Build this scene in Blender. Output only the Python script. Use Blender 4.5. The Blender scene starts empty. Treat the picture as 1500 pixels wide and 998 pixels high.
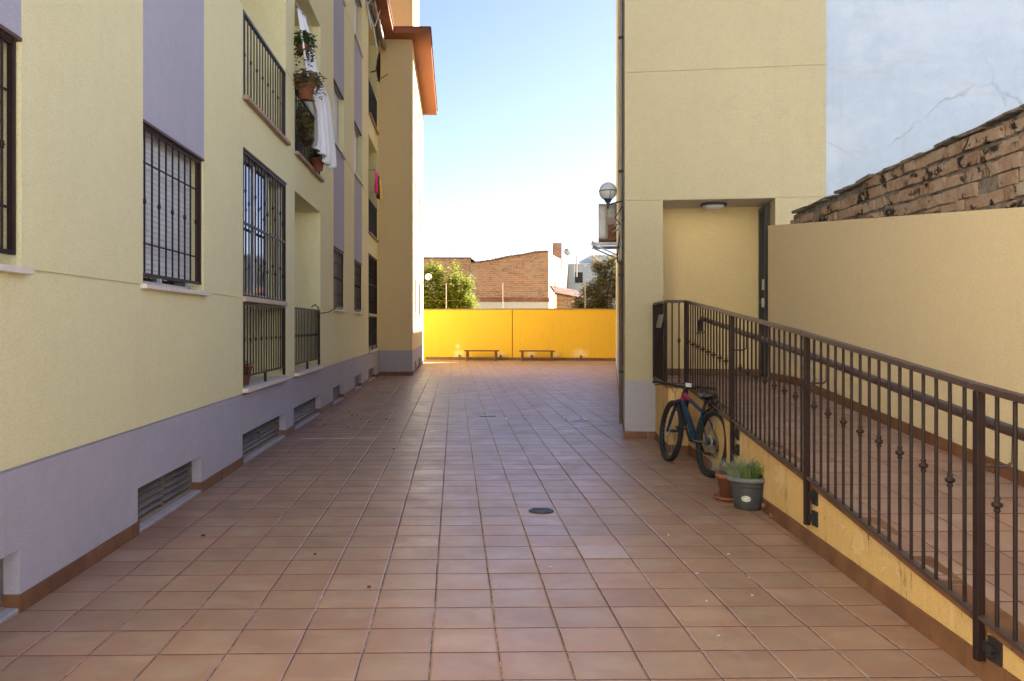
import bpy, math, random
from mathutils import Vector, Matrix
random.seed(11)
R = math.radians
sc = bpy.context.scene
C = sc.collection
V = Vector

# ------------------------------------------------------------------ objects
def tag(o, label=None, cat=None, group=None, kind=None):
    if label: o['label'] = label
    if cat: o['category'] = cat
    if group: o['group'] = group
    if kind: o['kind'] = kind
    return o

def thing(name, loc, label, cat, group=None, rz=0, rx=0):
    o = bpy.data.objects.new(name, None); C.objects.link(o)
    o.location = loc; o.rotation_euler = (rx, 0, rz); o.empty_display_size = .2
    return tag(o, label, cat, group)

def origin_of(p):
    v = V((0, 0, 0))
    while p is not None:
        v += p.location; p = p.parent
    return v

def copy_tree(o, parent=None):
    c = o.copy(); C.objects.link(c); c.parent = parent
    for ch in [x for x in bpy.data.objects if x.parent == o]:
        copy_tree(ch, c)
    return c

class MB:
    """collects faces in world (or local) coordinates"""
    def __init__(s): s.v = []; s.f = []; s.m = []; s.s = []
    def face(s, pts, mi=0, smooth=False):
        n = len(s.v); s.v += [tuple(p) for p in pts]
        s.f.append(tuple(range(n, n+len(pts)))); s.m.append(mi); s.s.append(smooth)
    def grid(s, rows, mi=0, smooth=True, closed=False, flip=False):
        n = len(s.v); w = len(rows[0])
        for r in rows: s.v += [tuple(p) for p in r]
        for i in range(len(rows)-1):
            for j in range(w if closed else w-1):
                a = n+i*w+j; b = n+i*w+(j+1) % w; c = b+w; d = a+w
                s.f.append((a, d, c, b) if flip else (a, b, c, d)); s.m.append(mi); s.s.append(smooth)
    def box(s, c, size, rot=None, mi=0, jit=0, bev=0):
        hx, hy, hz = size[0]/2, size[1]/2, size[2]/2
        c = V(c); n = len(s.v)
        for x in (-hx, hx):
            for y in (-hy, hy):
                for z in (-hz, hz):
                    p = V((x, y, z))
                    if jit: p += V((random.uniform(-jit, jit), random.uniform(-jit, jit), random.uniform(-jit, jit)))
                    if rot is not None: p = rot @ p
                    s.v.append(tuple(c+p))
        for q in ((0, 1, 3, 2), (4, 6, 7, 5), (0, 4, 5, 1), (2, 3, 7, 6), (0, 2, 6, 4), (1, 5, 7, 3)):
            s.f.append(tuple(n+i for i in q)); s.m.append(mi); s.s.append(False)
    def b2(s, a, b, mi=0):
        a = V(a); b = V(b)
        s.box((a+b)/2, (abs(b.x-a.x), abs(b.y-a.y), abs(b.z-a.z)), mi=mi)
    def bar(s, p0, p1, w, h=None, up=(0, 0, 1), mi=0):
        h = h or w; p0 = V(p0); p1 = V(p1); d = (p1-p0); L = d.length
        if L < 1e-6: return
        y = d/L; u = V(up)
        if abs(y.dot(u)) > .99: u = V((1, 0, 0))
        x = y.cross(u).normalized(); z = x.cross(y)
        m = Matrix((x, y, z)).transposed()
        s.box((p0+p1)/2, (w, L, h), rot=m, mi=mi)
    def tube(s, path, r, n=8, mi=0, caps=True, closed=False, smooth=True, sq=1):
        path = [V(p) for p in path]; k = len(path)
        rs = r if isinstance(r, (list, tuple)) else [r]*k
        t0 = (path[1]-path[0]).normalized()
        a = V((0, 0, 1)) if abs(t0.z) < .9 else V((1, 0, 0))
        nx = t0.cross(a).normalized(); rows = []
        for i, p in enumerate(path):
            if closed: t = (path[(i+1) % k]-path[i-1]).normalized()
            else: t = (path[min(i+1, k-1)]-path[max(i-1, 0)]).normalized()
            nx = (nx - t*nx.dot(t)).normalized(); ny = t.cross(nx)
            rows.append([p+(nx*math.cos(2*math.pi*j/n)+ny*math.sin(2*math.pi*j/n)*sq)*rs[i] for j in range(n)])
        if closed: rows.append(rows[0])
        s.grid(rows, mi, smooth, closed=True)
        if caps and not closed:
            s.face(rows[0][::-1], mi); s.face(rows[-1], mi)
    def lathe(s, prof, c=(0, 0, 0), n=24, mi=0, axis='Z', smooth=True):
        c = V(c); rows = []
        for r, z in prof:
            row = []
            for j in range(n):
                a = 2*math.pi*j/n; x = r*math.cos(a); y = r*math.sin(a)
                row.append(c+(V((x, y, z)) if axis == 'Z' else V((x, z, y)) if axis == 'Y' else V((z, x, y))))
            rows.append(row)
        s.grid(rows, mi, smooth, closed=True, flip=(axis == 'Y'))
    def sphere(s, c, r, n=16, mi=0, sz=1):
        s.lathe([(max(r*math.cos(a), 1e-4), r*math.sin(a)*sz) for a in [(-90+180*i/(n//2))*math.pi/180 for i in range(n//2+1)]], c, n, mi)
    def build(s, name, mats, parent=None, local=False, bevel=0):
        me = bpy.data.meshes.new(name)
        o = V((0, 0, 0)) if local else origin_of(parent)
        me.from_pydata([(x-o.x, y-o.y, z-o.z) for x, y, z in s.v], [], s.f)
        for m in (mats if isinstance(mats, (list, tuple)) else [mats]): me.materials.append(m)
        me.polygons.foreach_set('material_index', s.m); me.polygons.foreach_set('use_smooth', s.s)
        me.update()
        ob = bpy.data.objects.new(name, me); C.objects.link(ob)
        if parent: ob.parent = parent
        if bevel:
            b = ob.modifiers.new('b', 'BEVEL'); b.width = bevel; b.segments = 2; b.limit_method = 'ANGLE'; b.angle_limit = R(40)
        return ob

# ------------------------------------------------------------------ materials
class NT:
    def __init__(s, name):
        s.mat = bpy.data.materials.new(name); s.mat.use_nodes = True
        s.t = s.mat.node_tree; s.n = s.t.nodes; s.l = s.t.links
        s.b = s.n['Principled BSDF']; s.o = s.n['Material Output']
    def node(s, ty, **kw):
        n = s.n.new(ty)
        for k, v in kw.items():
            if k.startswith('i_'):
                key = k[2:]; key = int(key) if key.isdigit() else key.replace('_', ' ')
                if isinstance(v, bpy.types.NodeSocket): s.l.new(v, n.inputs[key])
                else: n.inputs[key].default_value = v
            else: setattr(n, k, v)
        return n
    def math(s, op, a, b=None, c=None, clamp=False):
        n = s.n.new('ShaderNodeMath'); n.operation = op; n.use_clamp = clamp
        for i, x in enumerate((a, b, c)):
            if x is None: continue
            if isinstance(x, bpy.types.NodeSocket): s.l.new(x, n.inputs[i])
            else: n.inputs[i].default_value = x
        return n.outputs[0]
    def pos(s): return s.n.new('ShaderNodeNewGeometry').outputs['Position']
    def obj(s): return s.n.new('ShaderNodeTexCoord').outputs['Object']
    def scale(s, vec, sx, sy, sz, loc=(0, 0, 0)):
        n = s.n.new('ShaderNodeMapping'); s.l.new(vec, n.inputs[0])
        n.inputs['Scale'].default_value = (sx, sy, sz); n.inputs['Location'].default_value = loc
        return n.outputs[0]
    def noise(s, vec, sc_, det=4, rough=.55, dist=0):
        n = s.node('ShaderNodeTexNoise'); s.l.new(vec, n.inputs['Vector'])
        n.inputs['Scale'].default_value = sc_; n.inputs['Detail'].default_value = det
        n.inputs['Roughness'].default_value = rough; n.inputs['Distortion'].default_value = dist
        return n.outputs['Fac']
    def ramp(s, fac, stops):
        n = s.n.new('ShaderNodeValToRGB'); s.l.new(fac, n.inputs[0]); e = n.color_ramp.elements
        while len(e) < len(stops): e.new(.5)
        for x, (p, c) in zip(e, stops):
            x.position = p; x.color = (c, c, c, 1) if not isinstance(c, (tuple, list)) else (*c[:3], 1)
        return n.outputs[0]
    def mix(s, fac, a, b, mode='MIX'):
        n = s.n.new('ShaderNodeMix'); n.data_type = 'RGBA'; n.blend_type = mode
        for key, x in ((0, fac), (6, a), (7, b)):
            if isinstance(x, bpy.types.NodeSocket): s.l.new(x, n.inputs[key])
            elif key == 0: n.inputs[0].default_value = x
            else: n.inputs[key].default_value = (*x[:3], 1)
        return n.outputs[2]
    def bump(s, h, strength=.3, dist=.01, normal=None):
        n = s.n.new('ShaderNodeBump'); s.l.new(h, n.inputs['Height'])
        n.inputs['Strength'].default_value = strength; n.inputs['Distance'].default_value = dist
        if normal: s.l.new(normal, n.inputs['Normal'])
        return n.outputs[0]
    def out(s, col=None, rough=None, normal=None, **kw):
        for key, x in (('Base Color', col), ('Roughness', rough), ('Normal', normal)):
            if x is None: continue
            if isinstance(x, bpy.types.NodeSocket): s.l.new(x, s.b.inputs[key])
            else: s.b.inputs[key].default_value = (*x[:3], 1) if key == 'Base Color' else x
        for k, v in kw.items(): s.b.inputs[k.replace('_', ' ')].default_value = v
        return s.mat

def dark(c, k): return tuple(x*k for x in c)

def stucco(name, col, grain=1.0, stain=.16, streak=.10, peel=None, spec=.3):
    t = NT(name); p = t.pos()
    big = t.noise(p, .9, 5, .6)
    med = t.noise(p, 7, 4, .6)
    st = t.noise(t.scale(p, 5, 5, .35), 1.0, 4, .6)
    fine = t.noise(p, 120, 5, .85)
    f = t.math('ADD', t.math('MULTIPLY', big, .5), t.math('MULTIPLY', med, .5))
    c = t.mix(t.ramp(f, [(.30, 0), (.70, 1)]), dark(col, 1-stain*.6), dark(col, 1+stain*.25))
    c = t.mix(t.ramp(st, [(.56, 0), (.80, streak*2.0)]), c, dark(col, .62))
    c = t.mix(t.ramp(fine, [(.36, .62*grain), (.62, 0)]), c, dark(col, .5))
    h = t.math('ADD', t.math('MULTIPLY', fine, .7), t.math('MULTIPLY', t.noise(p, 55, 3, .6), .6))
    if peel:
        pn = t.noise(p, 3.2, 7, .68, .6); pm = t.ramp(pn, [(.53, 0), (.56, 1)])
        pk = t.noise(t.scale(p, 9, 9, 2.4), 1.0, 7, .78); km = t.ramp(pk, [(.585, 0), (.66, .85)])
        c = t.mix(t.math('MULTIPLY', pm, .55), c, peel); c = t.mix(km, c, (.10, .08, .065))
        h = t.math('SUBTRACT', h, t.math('MULTIPLY', pm, .8))
    return t.out(c, .93, t.bump(h, .75*grain, .008), Specular_IOR_Level=spec)

def metal_paint(name, col, rough=.45, spec=.5, metallic=0, wear=.25):
    t = NT(name); p = t.pos()
    n = t.noise(p, 9, 6, .7); m = t.noise(p, 60, 3, .6)
    c = t.mix(t.ramp(n, [(.42, 0), (.68, wear)]), col, tuple(min(1, x*1.9+.02) for x in col))
    c = t.mix(t.ramp(t.noise(p, 38, 5, .8), [(.66, 0), (.72, .5)]), c, (.14, .055, .025))
    rr = t.math('ADD', t.math('MULTIPLY', m, .25), rough-.1)
    return t.out(c, rr, t.bump(m, .12, .002), Metallic=metallic, Specular_IOR_Level=spec)

def plain(name, col, rough=.6, var=.12, scale=12, spec=.4, metallic=0, **kw):
    t = NT(name); p = t.obj(); n = t.noise(p, scale, 4, .6)
    c = t.mix(t.ramp(n, [(.35, 0), (.65, 1)]), dark(col, 1-var), dark(col, 1+var*.6))
    return t.out(c, rough, t.bump(t.noise(p, scale*8, 2), .1, .003), Specular_IOR_Level=spec, Metallic=metallic, **kw)

def tiles_mat(name, w=.33, ox=-.115, oy=3.832, base=(.325, .188, .122), gloss=True, joint_z=False, skirt=False):
    t = NT(name); p = t.pos()
    sep = t.n.new('ShaderNodeSeparateXYZ'); t.l.new(p, sep.inputs[0])
    X, Y = sep.outputs[0], sep.outputs[1]
    wob = t.math('MULTIPLY', t.math('SUBTRACT', t.noise(p, 1.7, 3), .5), .012)
    u = t.math('DIVIDE', t.math('ADD', t.math('SUBTRACT', X, ox), wob), w)
    v = t.math('DIVIDE', t.math('ADD', t.math('SUBTRACT', Y, oy), wob), w)
    if skirt: u = t.math('ADD', t.math('MULTIPLY', X, 0.0), .5)
    # every course is laid a touch out of line
    fu = t.math('FLOOR', u)
    cs = t.node('ShaderNodeTexWhiteNoise', noise_dimensions='1D'); t.l.new(fu, cs.inputs['W'])
    if not skirt: v = t.math('ADD', v, t.math('MULTIPLY', t.math('SUBTRACT', cs.outputs['Value'], .5), .028))
    fv = t.math('FLOOR', v)
    def edge(a): return t.math('MULTIPLY', t.math('MINIMUM', t.math('FRACT', a), t.math('SUBTRACT', 1, t.math('FRACT', a))), w)
    eu, ev = edge(u), edge(v)
    rag = t.math('MULTIPLY', t.math('SUBTRACT', t.noise(p, 35, 4, .7), .5), .004)
    gu = t.math('LESS_THAN', t.math('ADD', eu, rag), t.math('ADD', .0014, t.math('MULTIPLY', t.noise(p, 4.5, 4, .8), .0034)))
    gv = t.math('LESS_THAN', t.math('ADD', ev, rag), t.math('ADD', .0014, t.math('MULTIPLY', t.noise(p, 5.5, 4, .8), .0060)))
    cb = t.n.new('ShaderNodeCombineXYZ'); t.l.new(fu, cb.inputs[0]); t.l.new(fv, cb.inputs[1])
    wn = t.node('ShaderNodeTexWhiteNoise', noise_dimensions='3D'); t.l.new(cb.outputs[0], wn.inputs['Vector'])
    rnd = wn.outputs['Value']
    # per-tile flamed colour: a soft diagonal cloud that differs from tile to tile
    off = t.n.new('ShaderNodeVectorMath'); off.operation = 'MULTIPLY_ADD'
    t.l.new(wn.outputs['Color'], off.inputs[0]); off.inputs[1].default_value = (9, 9, 9); t.l.new(p, off.inputs[2])
    cl = t.noise(off.outputs[0], 3.4, 3, .5, .4)
    c1 = t.mix(t.ramp(cl, [(.38, 0), (.62, 1)]), dark(base, .86), (base[0]*1.08, base[1]*1.22, base[2]*1.22))
    rim = t.math('ADD', t.math('MINIMUM', eu, ev), t.math('MULTIPLY', t.math('SUBTRACT', cl, .5), .22))
    c1 = t.mix(t.ramp(rim, [(.0, .55), (.10, 0)]), c1, (base[0]*1.06, base[1]*.80, base[2]*.74))
    c2 = t.mix(t.ramp(rnd, [(0, .0), (1, .45)]), c1, (base[0]*1.05, base[1]*.95, base[2]*.90))
    bw = t.node('ShaderNodeHueSaturation'); t.l.new(c2, bw.inputs['Color']); bw.inputs['Saturation'].default_value = .92
    t.l.new(t.math('ADD', t.math('MULTIPLY', t.math('FRACT', t.math('MULTIPLY', rnd, 7.31)), .20), .89), bw.inputs['Value'])
    c = bw.outputs[0]
    dirt = t.noise(p, 1.3, 8, .72); c = t.mix(t.ramp(dirt, [(.45, 0), (.72, .5)]), c, dark((.30, .22, .18), .7))
    sp = t.noise(p, 90, 3, .7); c = t.mix(t.ramp(sp, [(.30, .55), (.38, 0)]), c, (.13, .09, .075))
    sc2 = t.noise(t.scale(p, 1, .45, 1), 2.4, 6, .8); c = t.mix(t.ramp(sc2, [(.56, 0), (.80, .35)]), c, (.50, .42, .38))
    gn = t.math('ADD', t.math('MULTIPLY', t.noise(p, .8, 3, .6), .55), t.math('MULTIPLY', t.noise(p, 11, 5, .8), .55))
    gcol = t.mix(t.ramp(gn, [(.53, 0), (.64, 1)]), (.04, .032, .028), (.36, .31, .28))
    g = t.math('MAXIMUM', gu, gv)
    c = t.mix(gv, c, t.mix(t.ramp(t.noise(p, 6, 4, .8), [(.58, 0), (.72, 1)]), (.050, .030, .022), (.33, .27, .23))); c = t.mix(gu, c, gcol)
    hum = t.math('MINIMUM', t.math('MINIMUM', eu, ev), .012)
    tilt = t.math('ADD', t.math('MULTIPLY', t.math('MULTIPLY', t.math('SUBTRACT', rnd, .5), t.math('FRACT', v)), .004),
                  t.math('MULTIPLY', t.math('MULTIPLY', t.math('SUBTRACT', t.math('FRACT', t.math('MULTIPLY', rnd, 13.7)), .5), t.math('FRACT', u)), .004))
    h = t.math('ADD', t.math('ADD', t.math('MULTIPLY', hum, .35), tilt), t.math('MULTIPLY', t.noise(p, 12, 4, .6), .0016))
    h = t.math('SUBTRACT', h, t.math('MULTIPLY', g, .003))
    rg = t.math('ADD', t.ramp(t.noise(p, 2.1, 6, .7), [(.3, .32 if gloss else .5), (.7, .50 if gloss else .75)]), t.math('MULTIPLY', g, .4))
    return t.out(c, rg, t.bump(h, .9, 1.0), Specular_IOR_Level=.6 if gloss else .4)

def brick_mat(name, bl=.27, bh=.075, mortar=.016, c1=(.42, .20, .11), c2=(.30, .15, .09), cm=(.40, .33, .26), light=.0, axis='X', rough=1.0):
    t = NT(name); p = t.pos()
    sep = t.n.new('ShaderNodeSeparateXYZ'); t.l.new(p, sep.inputs[0])
    n1 = t.math('MULTIPLY', t.math('SUBTRACT', t.noise(p, 1.2, 4), .5), .10*rough)
    n2 = t.math('MULTIPLY', t.math('SUBTRACT', t.noise(p, 9, 3), .5), .035*rough)
    cb = t.n.new('ShaderNodeCombineXYZ')
    t.l.new(t.math('ADD', sep.outputs[0 if axis == 'X' else 1], n2), cb.inputs[0])
    t.l.new(t.math('ADD', sep.outputs[2], t.math('ADD', n1, n2)), cb.inputs[1])
    b = t.node('ShaderNodeTexBrick'); t.l.new(cb.outputs[0], b.inputs['Vector'])
    b.inputs['Scale'].default_value = 1; b.inputs['Brick Width'].default_value = bl; b.inputs['Row Height'].default_value = bh
    b.inputs['Mortar Size'].default_value = mortar/2; b.inputs['Mortar Smooth'].default_value = .3
    b.inputs['Color1'].default_value = (*c1, 1); b.inputs['Color2'].default_value = (*c2, 1); b.inputs['Mortar'].default_value = (*cm, 1)
    c = t.mix(t.ramp(t.noise(p, .8, 5, .7), [(.4, 0), (.7, .5)]), b.outputs['Color'], (.50, .38, .28))
    c = t.mix(t.ramp(t.noise(t.scale(p, 1, 1, 3), 2.2, 6, .75), [(.54, 0), (.68, .75)]), c, (.075, .055, .045))
    if light: c = t.mix(light, c, (.62, .52, .40))
    h = t.math('SUBTRACT', t.noise(p, 40, 4, .7), b.outputs['Fac'])
    return t.out(c, .95, t.bump(h, .9, .015), Specular_IOR_Level=.2)

def leaf_mat(name, a, b, hgt=.3, tr=.35):
    t = NT(name); p = t.pos()
    n = t.noise(p, 3.5, 3, .6)
    wn = t.node('ShaderNodeTexWhiteNoise', noise_dimensions='3D')
    sn = t.node('ShaderNodeVectorMath', operation='SNAP'); t.l.new(p, sn.inputs[0]); sn.inputs[1].default_value = (.07, .07, .07)
    t.l.new(sn.outputs[0], wn.inputs['Vector'])
    f = t.math('ADD', t.math('MULTIPLY', n, .7), t.math('MULTIPLY', wn.outputs['Value'], .4))
    c = t.mix(t.ramp(f, [(.35, 0), (.80, 1)]), a, b)
    t.out(c, .5, None, Specular_IOR_Level=.35)
    tb = t.node('ShaderNodeBsdfTranslucent'); t.l.new(t.mix(.5, c, b), tb.inputs['Color'])
    mx = t.node('ShaderNodeMixShader'); mx.inputs[0].default_value = tr
    t.l.new(t.b.outputs[0], mx.inputs[1]); t.l.new(tb.outputs[0], mx.inputs[2]); t.l.new(mx.outputs[0], t.o.inputs[0])
    return t.mat

def glass_dark(name, col=(.02, .025, .03), rough=.06):
    t = NT(name); return t.out(col, rough, None, Specular_IOR_Level=.8)

M = {}
M['cream'] = stucco('cream stucco', (.88, .83, .50), stain=.10, streak=.07)
M['porch'] = stucco('porch stucco with warm bounce tint', (.80, .63, .33), stain=.08, streak=.04)  # golden bounce light is put into the porch wall colour
M['attic'] = stucco('attic stucco with golden light tint', (.90, .64, .24), stain=.08, streak=.05)  # glow of reflected light is part of this golden base colour
M['gold'] = stucco('warm cream stucco of tower', (.88, .72, .41), stain=.10, streak=.05)
M['cream_r'] = stucco('cream stucco of entrance block', (.56, .50, .325), stain=.12, streak=.08)
M['mauve'] = stucco('mauve stucco', (.50, .49, .59), stain=.16, streak=.12)
M['mauve_dirty'] = stucco('mauve plinth stucco', (.49, .475, .56), stain=.22, streak=.2)
M['tan'] = stucco('tan stucco', (.80, .65, .42), stain=.08, streak=.05)
M['ochre_peel'] = stucco('peeling ochre paint', (.78, .51, .21), stain=.25, streak=.35, peel=(.72, .50, .27))
def yellow_mat():
    mt = stucco('bright yellow paint', (.86, .50, .045), stain=.16, streak=.16); t = NT.__new__(NT)
    t.mat = mt; t.t = mt.node_tree; t.n = t.t.nodes; t.l = t.t.links; t.b = t.n['Principled BSDF']
    p = t.pos(); sep = t.n.new('ShaderNodeSeparateXYZ'); t.l.new(p, sep.inputs[0])
    nz = t.math('MULTIPLY', t.math('SUBTRACT', t.noise(p, 6, 6, .75), .5), 2.2); acc = None
    for x, z, r in ((.16, .62, .16), (.2, .28, .30), (2.12, .26, .26), (3.5, .26, .30), (5.68, .30, .42), (4.6, .25, .2)):
        dx = t.math('SUBTRACT', sep.outputs[0], x); dz = t.math('MULTIPLY', t.math('SUBTRACT', sep.outputs[2], z), 1.2)
        d = t.math('DIVIDE', t.math('SQRT', t.math('ADD', t.math('MULTIPLY', dx, dx), t.math('MULTIPLY', dz, dz))), r)
        v = t.ramp(t.math('ADD', d, nz), [(.35, .45), (1.0, 0)])
        acc = v if acc is None else t.math('MAXIMUM', acc, v)
    src = t.b.inputs['Base Color'].links[0].from_socket
    t.l.new(t.mix(acc, src, (.90, .78, .52)), t.b.inputs['Base Color']); return mt
M['yellow'] = yellow_mat()
M['white_wall'] = stucco('patchy white limewash', (.47, .57, .71), stain=.18, streak=.14, grain=.6)
def white_mat():
    mt = M['white_wall']; t = NT.__new__(NT); t.mat = mt; t.t = mt.node_tree; t.n = t.t.nodes; t.l = t.t.links; t.b = t.n['Principled BSDF']
    p = t.pos(); src = t.b.inputs['Base Color'].links[0].from_socket
    w = t.node('ShaderNodeVectorMath', operation='MULTIPLY_ADD'); t.l.new(t.n.new('ShaderNodeTexNoise').outputs['Color'], w.inputs[0]); w.inputs[1].default_value = (.8, .8, .8); t.l.new(p, w.inputs[2])
    nz = w.inputs[0].links[0].from_node; t.l.new(p, nz.inputs['Vector']); nz.inputs['Scale'].default_value = 1.4; nz.inputs['Detail'].default_value = 5
    v = t.node('ShaderNodeTexVoronoi', feature='DISTANCE_TO_EDGE'); t.l.new(w.outputs[0], v.inputs['Vector']); v.inputs['Scale'].default_value = .55
    gate = t.ramp(t.noise(p, .9, 3), [(.45, 0), (.62, 1)])
    cr = t.math('MULTIPLY', t.ramp(v.outputs['Distance'], [(.0, .6), (.012, 0)]), gate)
    c = t.mix(cr, src, (.24, .24, .27))
    st = t.noise(t.scale(p, .5, .5, 3.2), 1.5, 6, .7); c = t.mix(t.ramp(st, [(.56, 0), (.70, .45)]), c, (.42, .38, .36))
    pa = t.noise(t.scale(p, .6, .6, .9), 1.1, 8, .65, .3); c = t.mix(t.ramp(pa, [(.48, 0), (.60, .30)]), c, (.60, .66, .74))
    t.l.new(c, t.b.inputs['Base Color'])
white_mat()
M['soffit'] = stucco('brown painted soffit', (.36, .13, .055), stain=.08, streak=.0)
M['soffit_white'] = stucco('grey white ceiling plaster', (.66, .60, .56), stain=.06, streak=0)
M['stain'] = stucco('salt stained plaster', (.86, .74, .50), stain=.3, streak=0)
M['blue_wall'] = stucco('pale blue rendering', (.42, .50, .58), stain=.14)
M['white_render'] = stucco('white rendering', (.72, .70, .66), stain=.1)
M['tile'] = tiles_mat('terracotta floor tiles')
M['tile_ramp'] = tiles_mat('terracotta ramp tiles', ox=.02, oy=3.65, base=(.33, .205, .16), gloss=False)
M['skirt'] = tiles_mat('terracotta skirting tiles', base=(.30, .125, .05), gloss=False, skirt=True)
def vary_tile():
    t = NT('terracotta edging'); p = t.pos()
    c = t.mix(t.ramp(t.noise(p, 4, 4, .6), [(.35, 0), (.65, 1)]), (.13, .055, .028), (.20, .09, .042))
    return t.out(c, .6, t.bump(t.noise(p, 60, 3), .2, .004))
M['edging'] = vary_tile()
M['grate_sill'] = plain('worn pale sill tile', (.34, .25, .19), .85, spec=.2)
M['sill'] = plain('marble sill', (.66, .60, .55), .5, .08)
M['sill_brown'] = plain('brown stone sill', (.36, .24, .18), .7, .15)
M['trim'] = plain('dark brown lintel edge', (.085, .05, .042), .6, .15)
M['ledge'] = plain('beige stone ledge', (.52, .42, .30), .6, .12)
M['iron'] = metal_paint('dark brown painted iron', (.020, .010, .010), .48, spec=.22, wear=.15)
M['iron_rail'] = metal_paint('brown painted handrail', (.048, .028, .027), .36, spec=.4, wear=.3)
M['iron_blk'] = metal_paint('black iron', (.018, .016, .020), .45)
M['alu'] = plain('white aluminium', (.62, .65, .68), .35, .05)
M['alu_grey'] = plain('grey aluminium louvres', (.42, .42, .42), .45, .12, metallic=.3)
M['louvre'] = plain('dusty vent louvres', (.15, .13, .12), .5, .25, 3)
M['shutter'] = plain('white roller shutter', (.62, .65, .68), .5, .06)
M['glass'] = glass_dark('dark window glass')
M['black'] = plain('black plastic', (.015, .015, .017), .45)
M['rubber'] = plain('tyre rubber', (.018, .019, .021), .75)
M['chrome'] = plain('bare metal', (.45, .45, .47), .3, .1, metallic=.9)
M['bike_blue'] = plain('metallic blue frame paint', (.008, .030, .065), .3, .1, metallic=.25, Coat_Weight=.6)
M['bike_pink'] = plain('magenta frame paint', (.30, .02, .075), .35, .1)
M['globe'] = plain('frosted globe glass', (.62, .64, .68), .25, .04)
M['ac'] = plain('weathered air conditioner casing', (.36, .31, .29), .6, .2, 5)
M['rust'] = plain('rusted sheet', (.22, .11, .06), .8, .3, 20)
M['pipe'] = metal_paint('brown downpipe', (.13, .075, .06), .5)
M['pot_terra'] = plain('terracotta pot', (.25, .095, .055), .75, .15)
M['pot_dark'] = plain('anthracite plastic pot', (.055, .058, .068), .55, .12)
M['pot_rim'] = plain('grey plastic pot rim', (.14, .15, .16), .55, .12)
M['label'] = plain('pot sticker', (.6, .6, .58), .5, .3, 40)
M['soil'] = plain('potting soil', (.05, .035, .025), 1, .3, 40)
M['wood'] = plain('brown bench wood', (.16, .06, .03), .55, .2, 6)
M['sheet'] = plain('white cotton sheet', (.74, .76, .82), .9, .05)
M['pink'] = plain('pink cloth', (.75, .03, .22), .9)
M['yellowcloth'] = plain('yellow cloth', (.85, .62, .03), .9)
M['blackcloth'] = plain('black cloth', (.02, .02, .025), .9)
M['awning'] = plain('faded grey canopy cloth', (.36, .31, .28), .85, .3, 9)
M['bark'] = plain('tree bark', (.09, .065, .045), .9, .3, 20)
M['leafL'] = leaf_mat('yellow green leaves', (.07, .12, .018), (.42, .44, .06))
M['leafR'] = leaf_mat('olive brown leaves', (.09, .10, .04), (.42, .33, .14))
M['leafP'] = leaf_mat('balcony plant leaves', (.03, .09, .02), (.14, .20, .04))
M['leafLav'] = leaf_mat('grey green herb leaves', (.14, .19, .09), (.42, .43, .33), tr=.2)
M['leafG'] = leaf_mat('fresh green blades', (.09, .17, .04), (.28, .38, .12), tr=.25)
M['leafS'] = leaf_mat('bluish succulent leaves', (.05, .10, .07), (.14, .20, .14), tr=.1)
M['flower'] = plain('dry mauve flowers', (.28, .18, .19), .9, .2)
M['dry'] = plain('dry leaf', (.10, .05, .025), .9, .3)
M['chip'] = plain('white plaster chip', (.52, .49, .47), .8)
M['paintline'] = plain('white grout splash', (.82, .80, .77), .7, .25, 30)
M['patch'] = plain('pale replacement tile', (.40, .29, .26), .42, .06)
M['castiron'] = plain('cast iron grate', (.045, .055, .06), .45, .3, metallic=.5)
M['earth'] = plain('dry earth', (.20, .16, .11), 1, .2, .5)
M['lamp_dark'] = plain('dark lamp metal', (.05, .06, .065), .4)
M['brickfar'] = brick_mat('old far brick', c1=(.52, .27, .16), c2=(.36, .19, .12), bh=.12, bl=.32, mortar=.03, cm=(.56, .42, .30), rough=2.0)
M['brickfar_side'] = brick_mat('far brick toned for sunlit side', light=.10, axis='Y', c1=(.30, .19, .12), c2=(.22, .14, .09), bh=.11, bl=.30, mortar=.03, cm=(.12, .08, .06), rough=.6)  # sunlit look mixed in as a pale tone, bricks darkened against clipping
M['brickred'] = brick_mat('red brick band', c1=(.30, .10, .06), c2=(.24, .08, .05), cm=(.22, .12, .09))
def near_brick():
    t = NT('old hollow brick'); p = t.pos(); wn = t.node('ShaderNodeTexWhiteNoise', noise_dimensions='3D')
    at = t.node('ShaderNodeAttribute'); at.attribute_name = 'tone'
    c = t.ramp(at.outputs['Fac'], [(0, (.27, .165, .12)), (.35, (.38, .24, .17)), (.7, (.33, .195, .14)), (1, (.41, .30, .22))])
    c = t.mix(t.ramp(t.noise(p, 6, 6, .75), [(.42, 0), (.66, .8)]), c, (.46, .39, .32))
    c = t.mix(t.ramp(t.noise(p, 3.4, 6, .72, .5), [(.525, 0), (.57, .95)]), c, (.020, .016, .014))
    c = t.mix(t.ramp(t.noise(p, 26, 5, .7), [(.60, 0), (.68, .6)]), c, (.05, .035, .03))
    sep = t.n.new('ShaderNodeSeparateXYZ'); t.l.new(p, sep.inputs[0])
    w = t.math('SINE', t.math('MULTIPLY', t.math('ADD', sep.outputs[2], t.math('MULTIPLY', sep.outputs[1], .8)), 480))
    h = t.math('ADD', t.math('MULTIPLY', w, .25), t.math('MULTIPLY', t.noise(p, 34, 6, .75), 2.4))
    return t.out(c, .95, t.bump(h, .9, .01), Specular_IOR_Level=.2)
M['brick'] = near_brick()
def mortar():
    t = NT('crumbling mortar'); p = t.pos()
    c = t.mix(t.ramp(t.noise(p, 9, 6, .7), [(.35, 0), (.65, 1)]), (.09, .075, .06), (.30, .26, .22))
    return t.out(c, 1, t.bump(t.noise(p, 30, 6, .8), 1, .03))
M['mortar'] = mortar()

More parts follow.
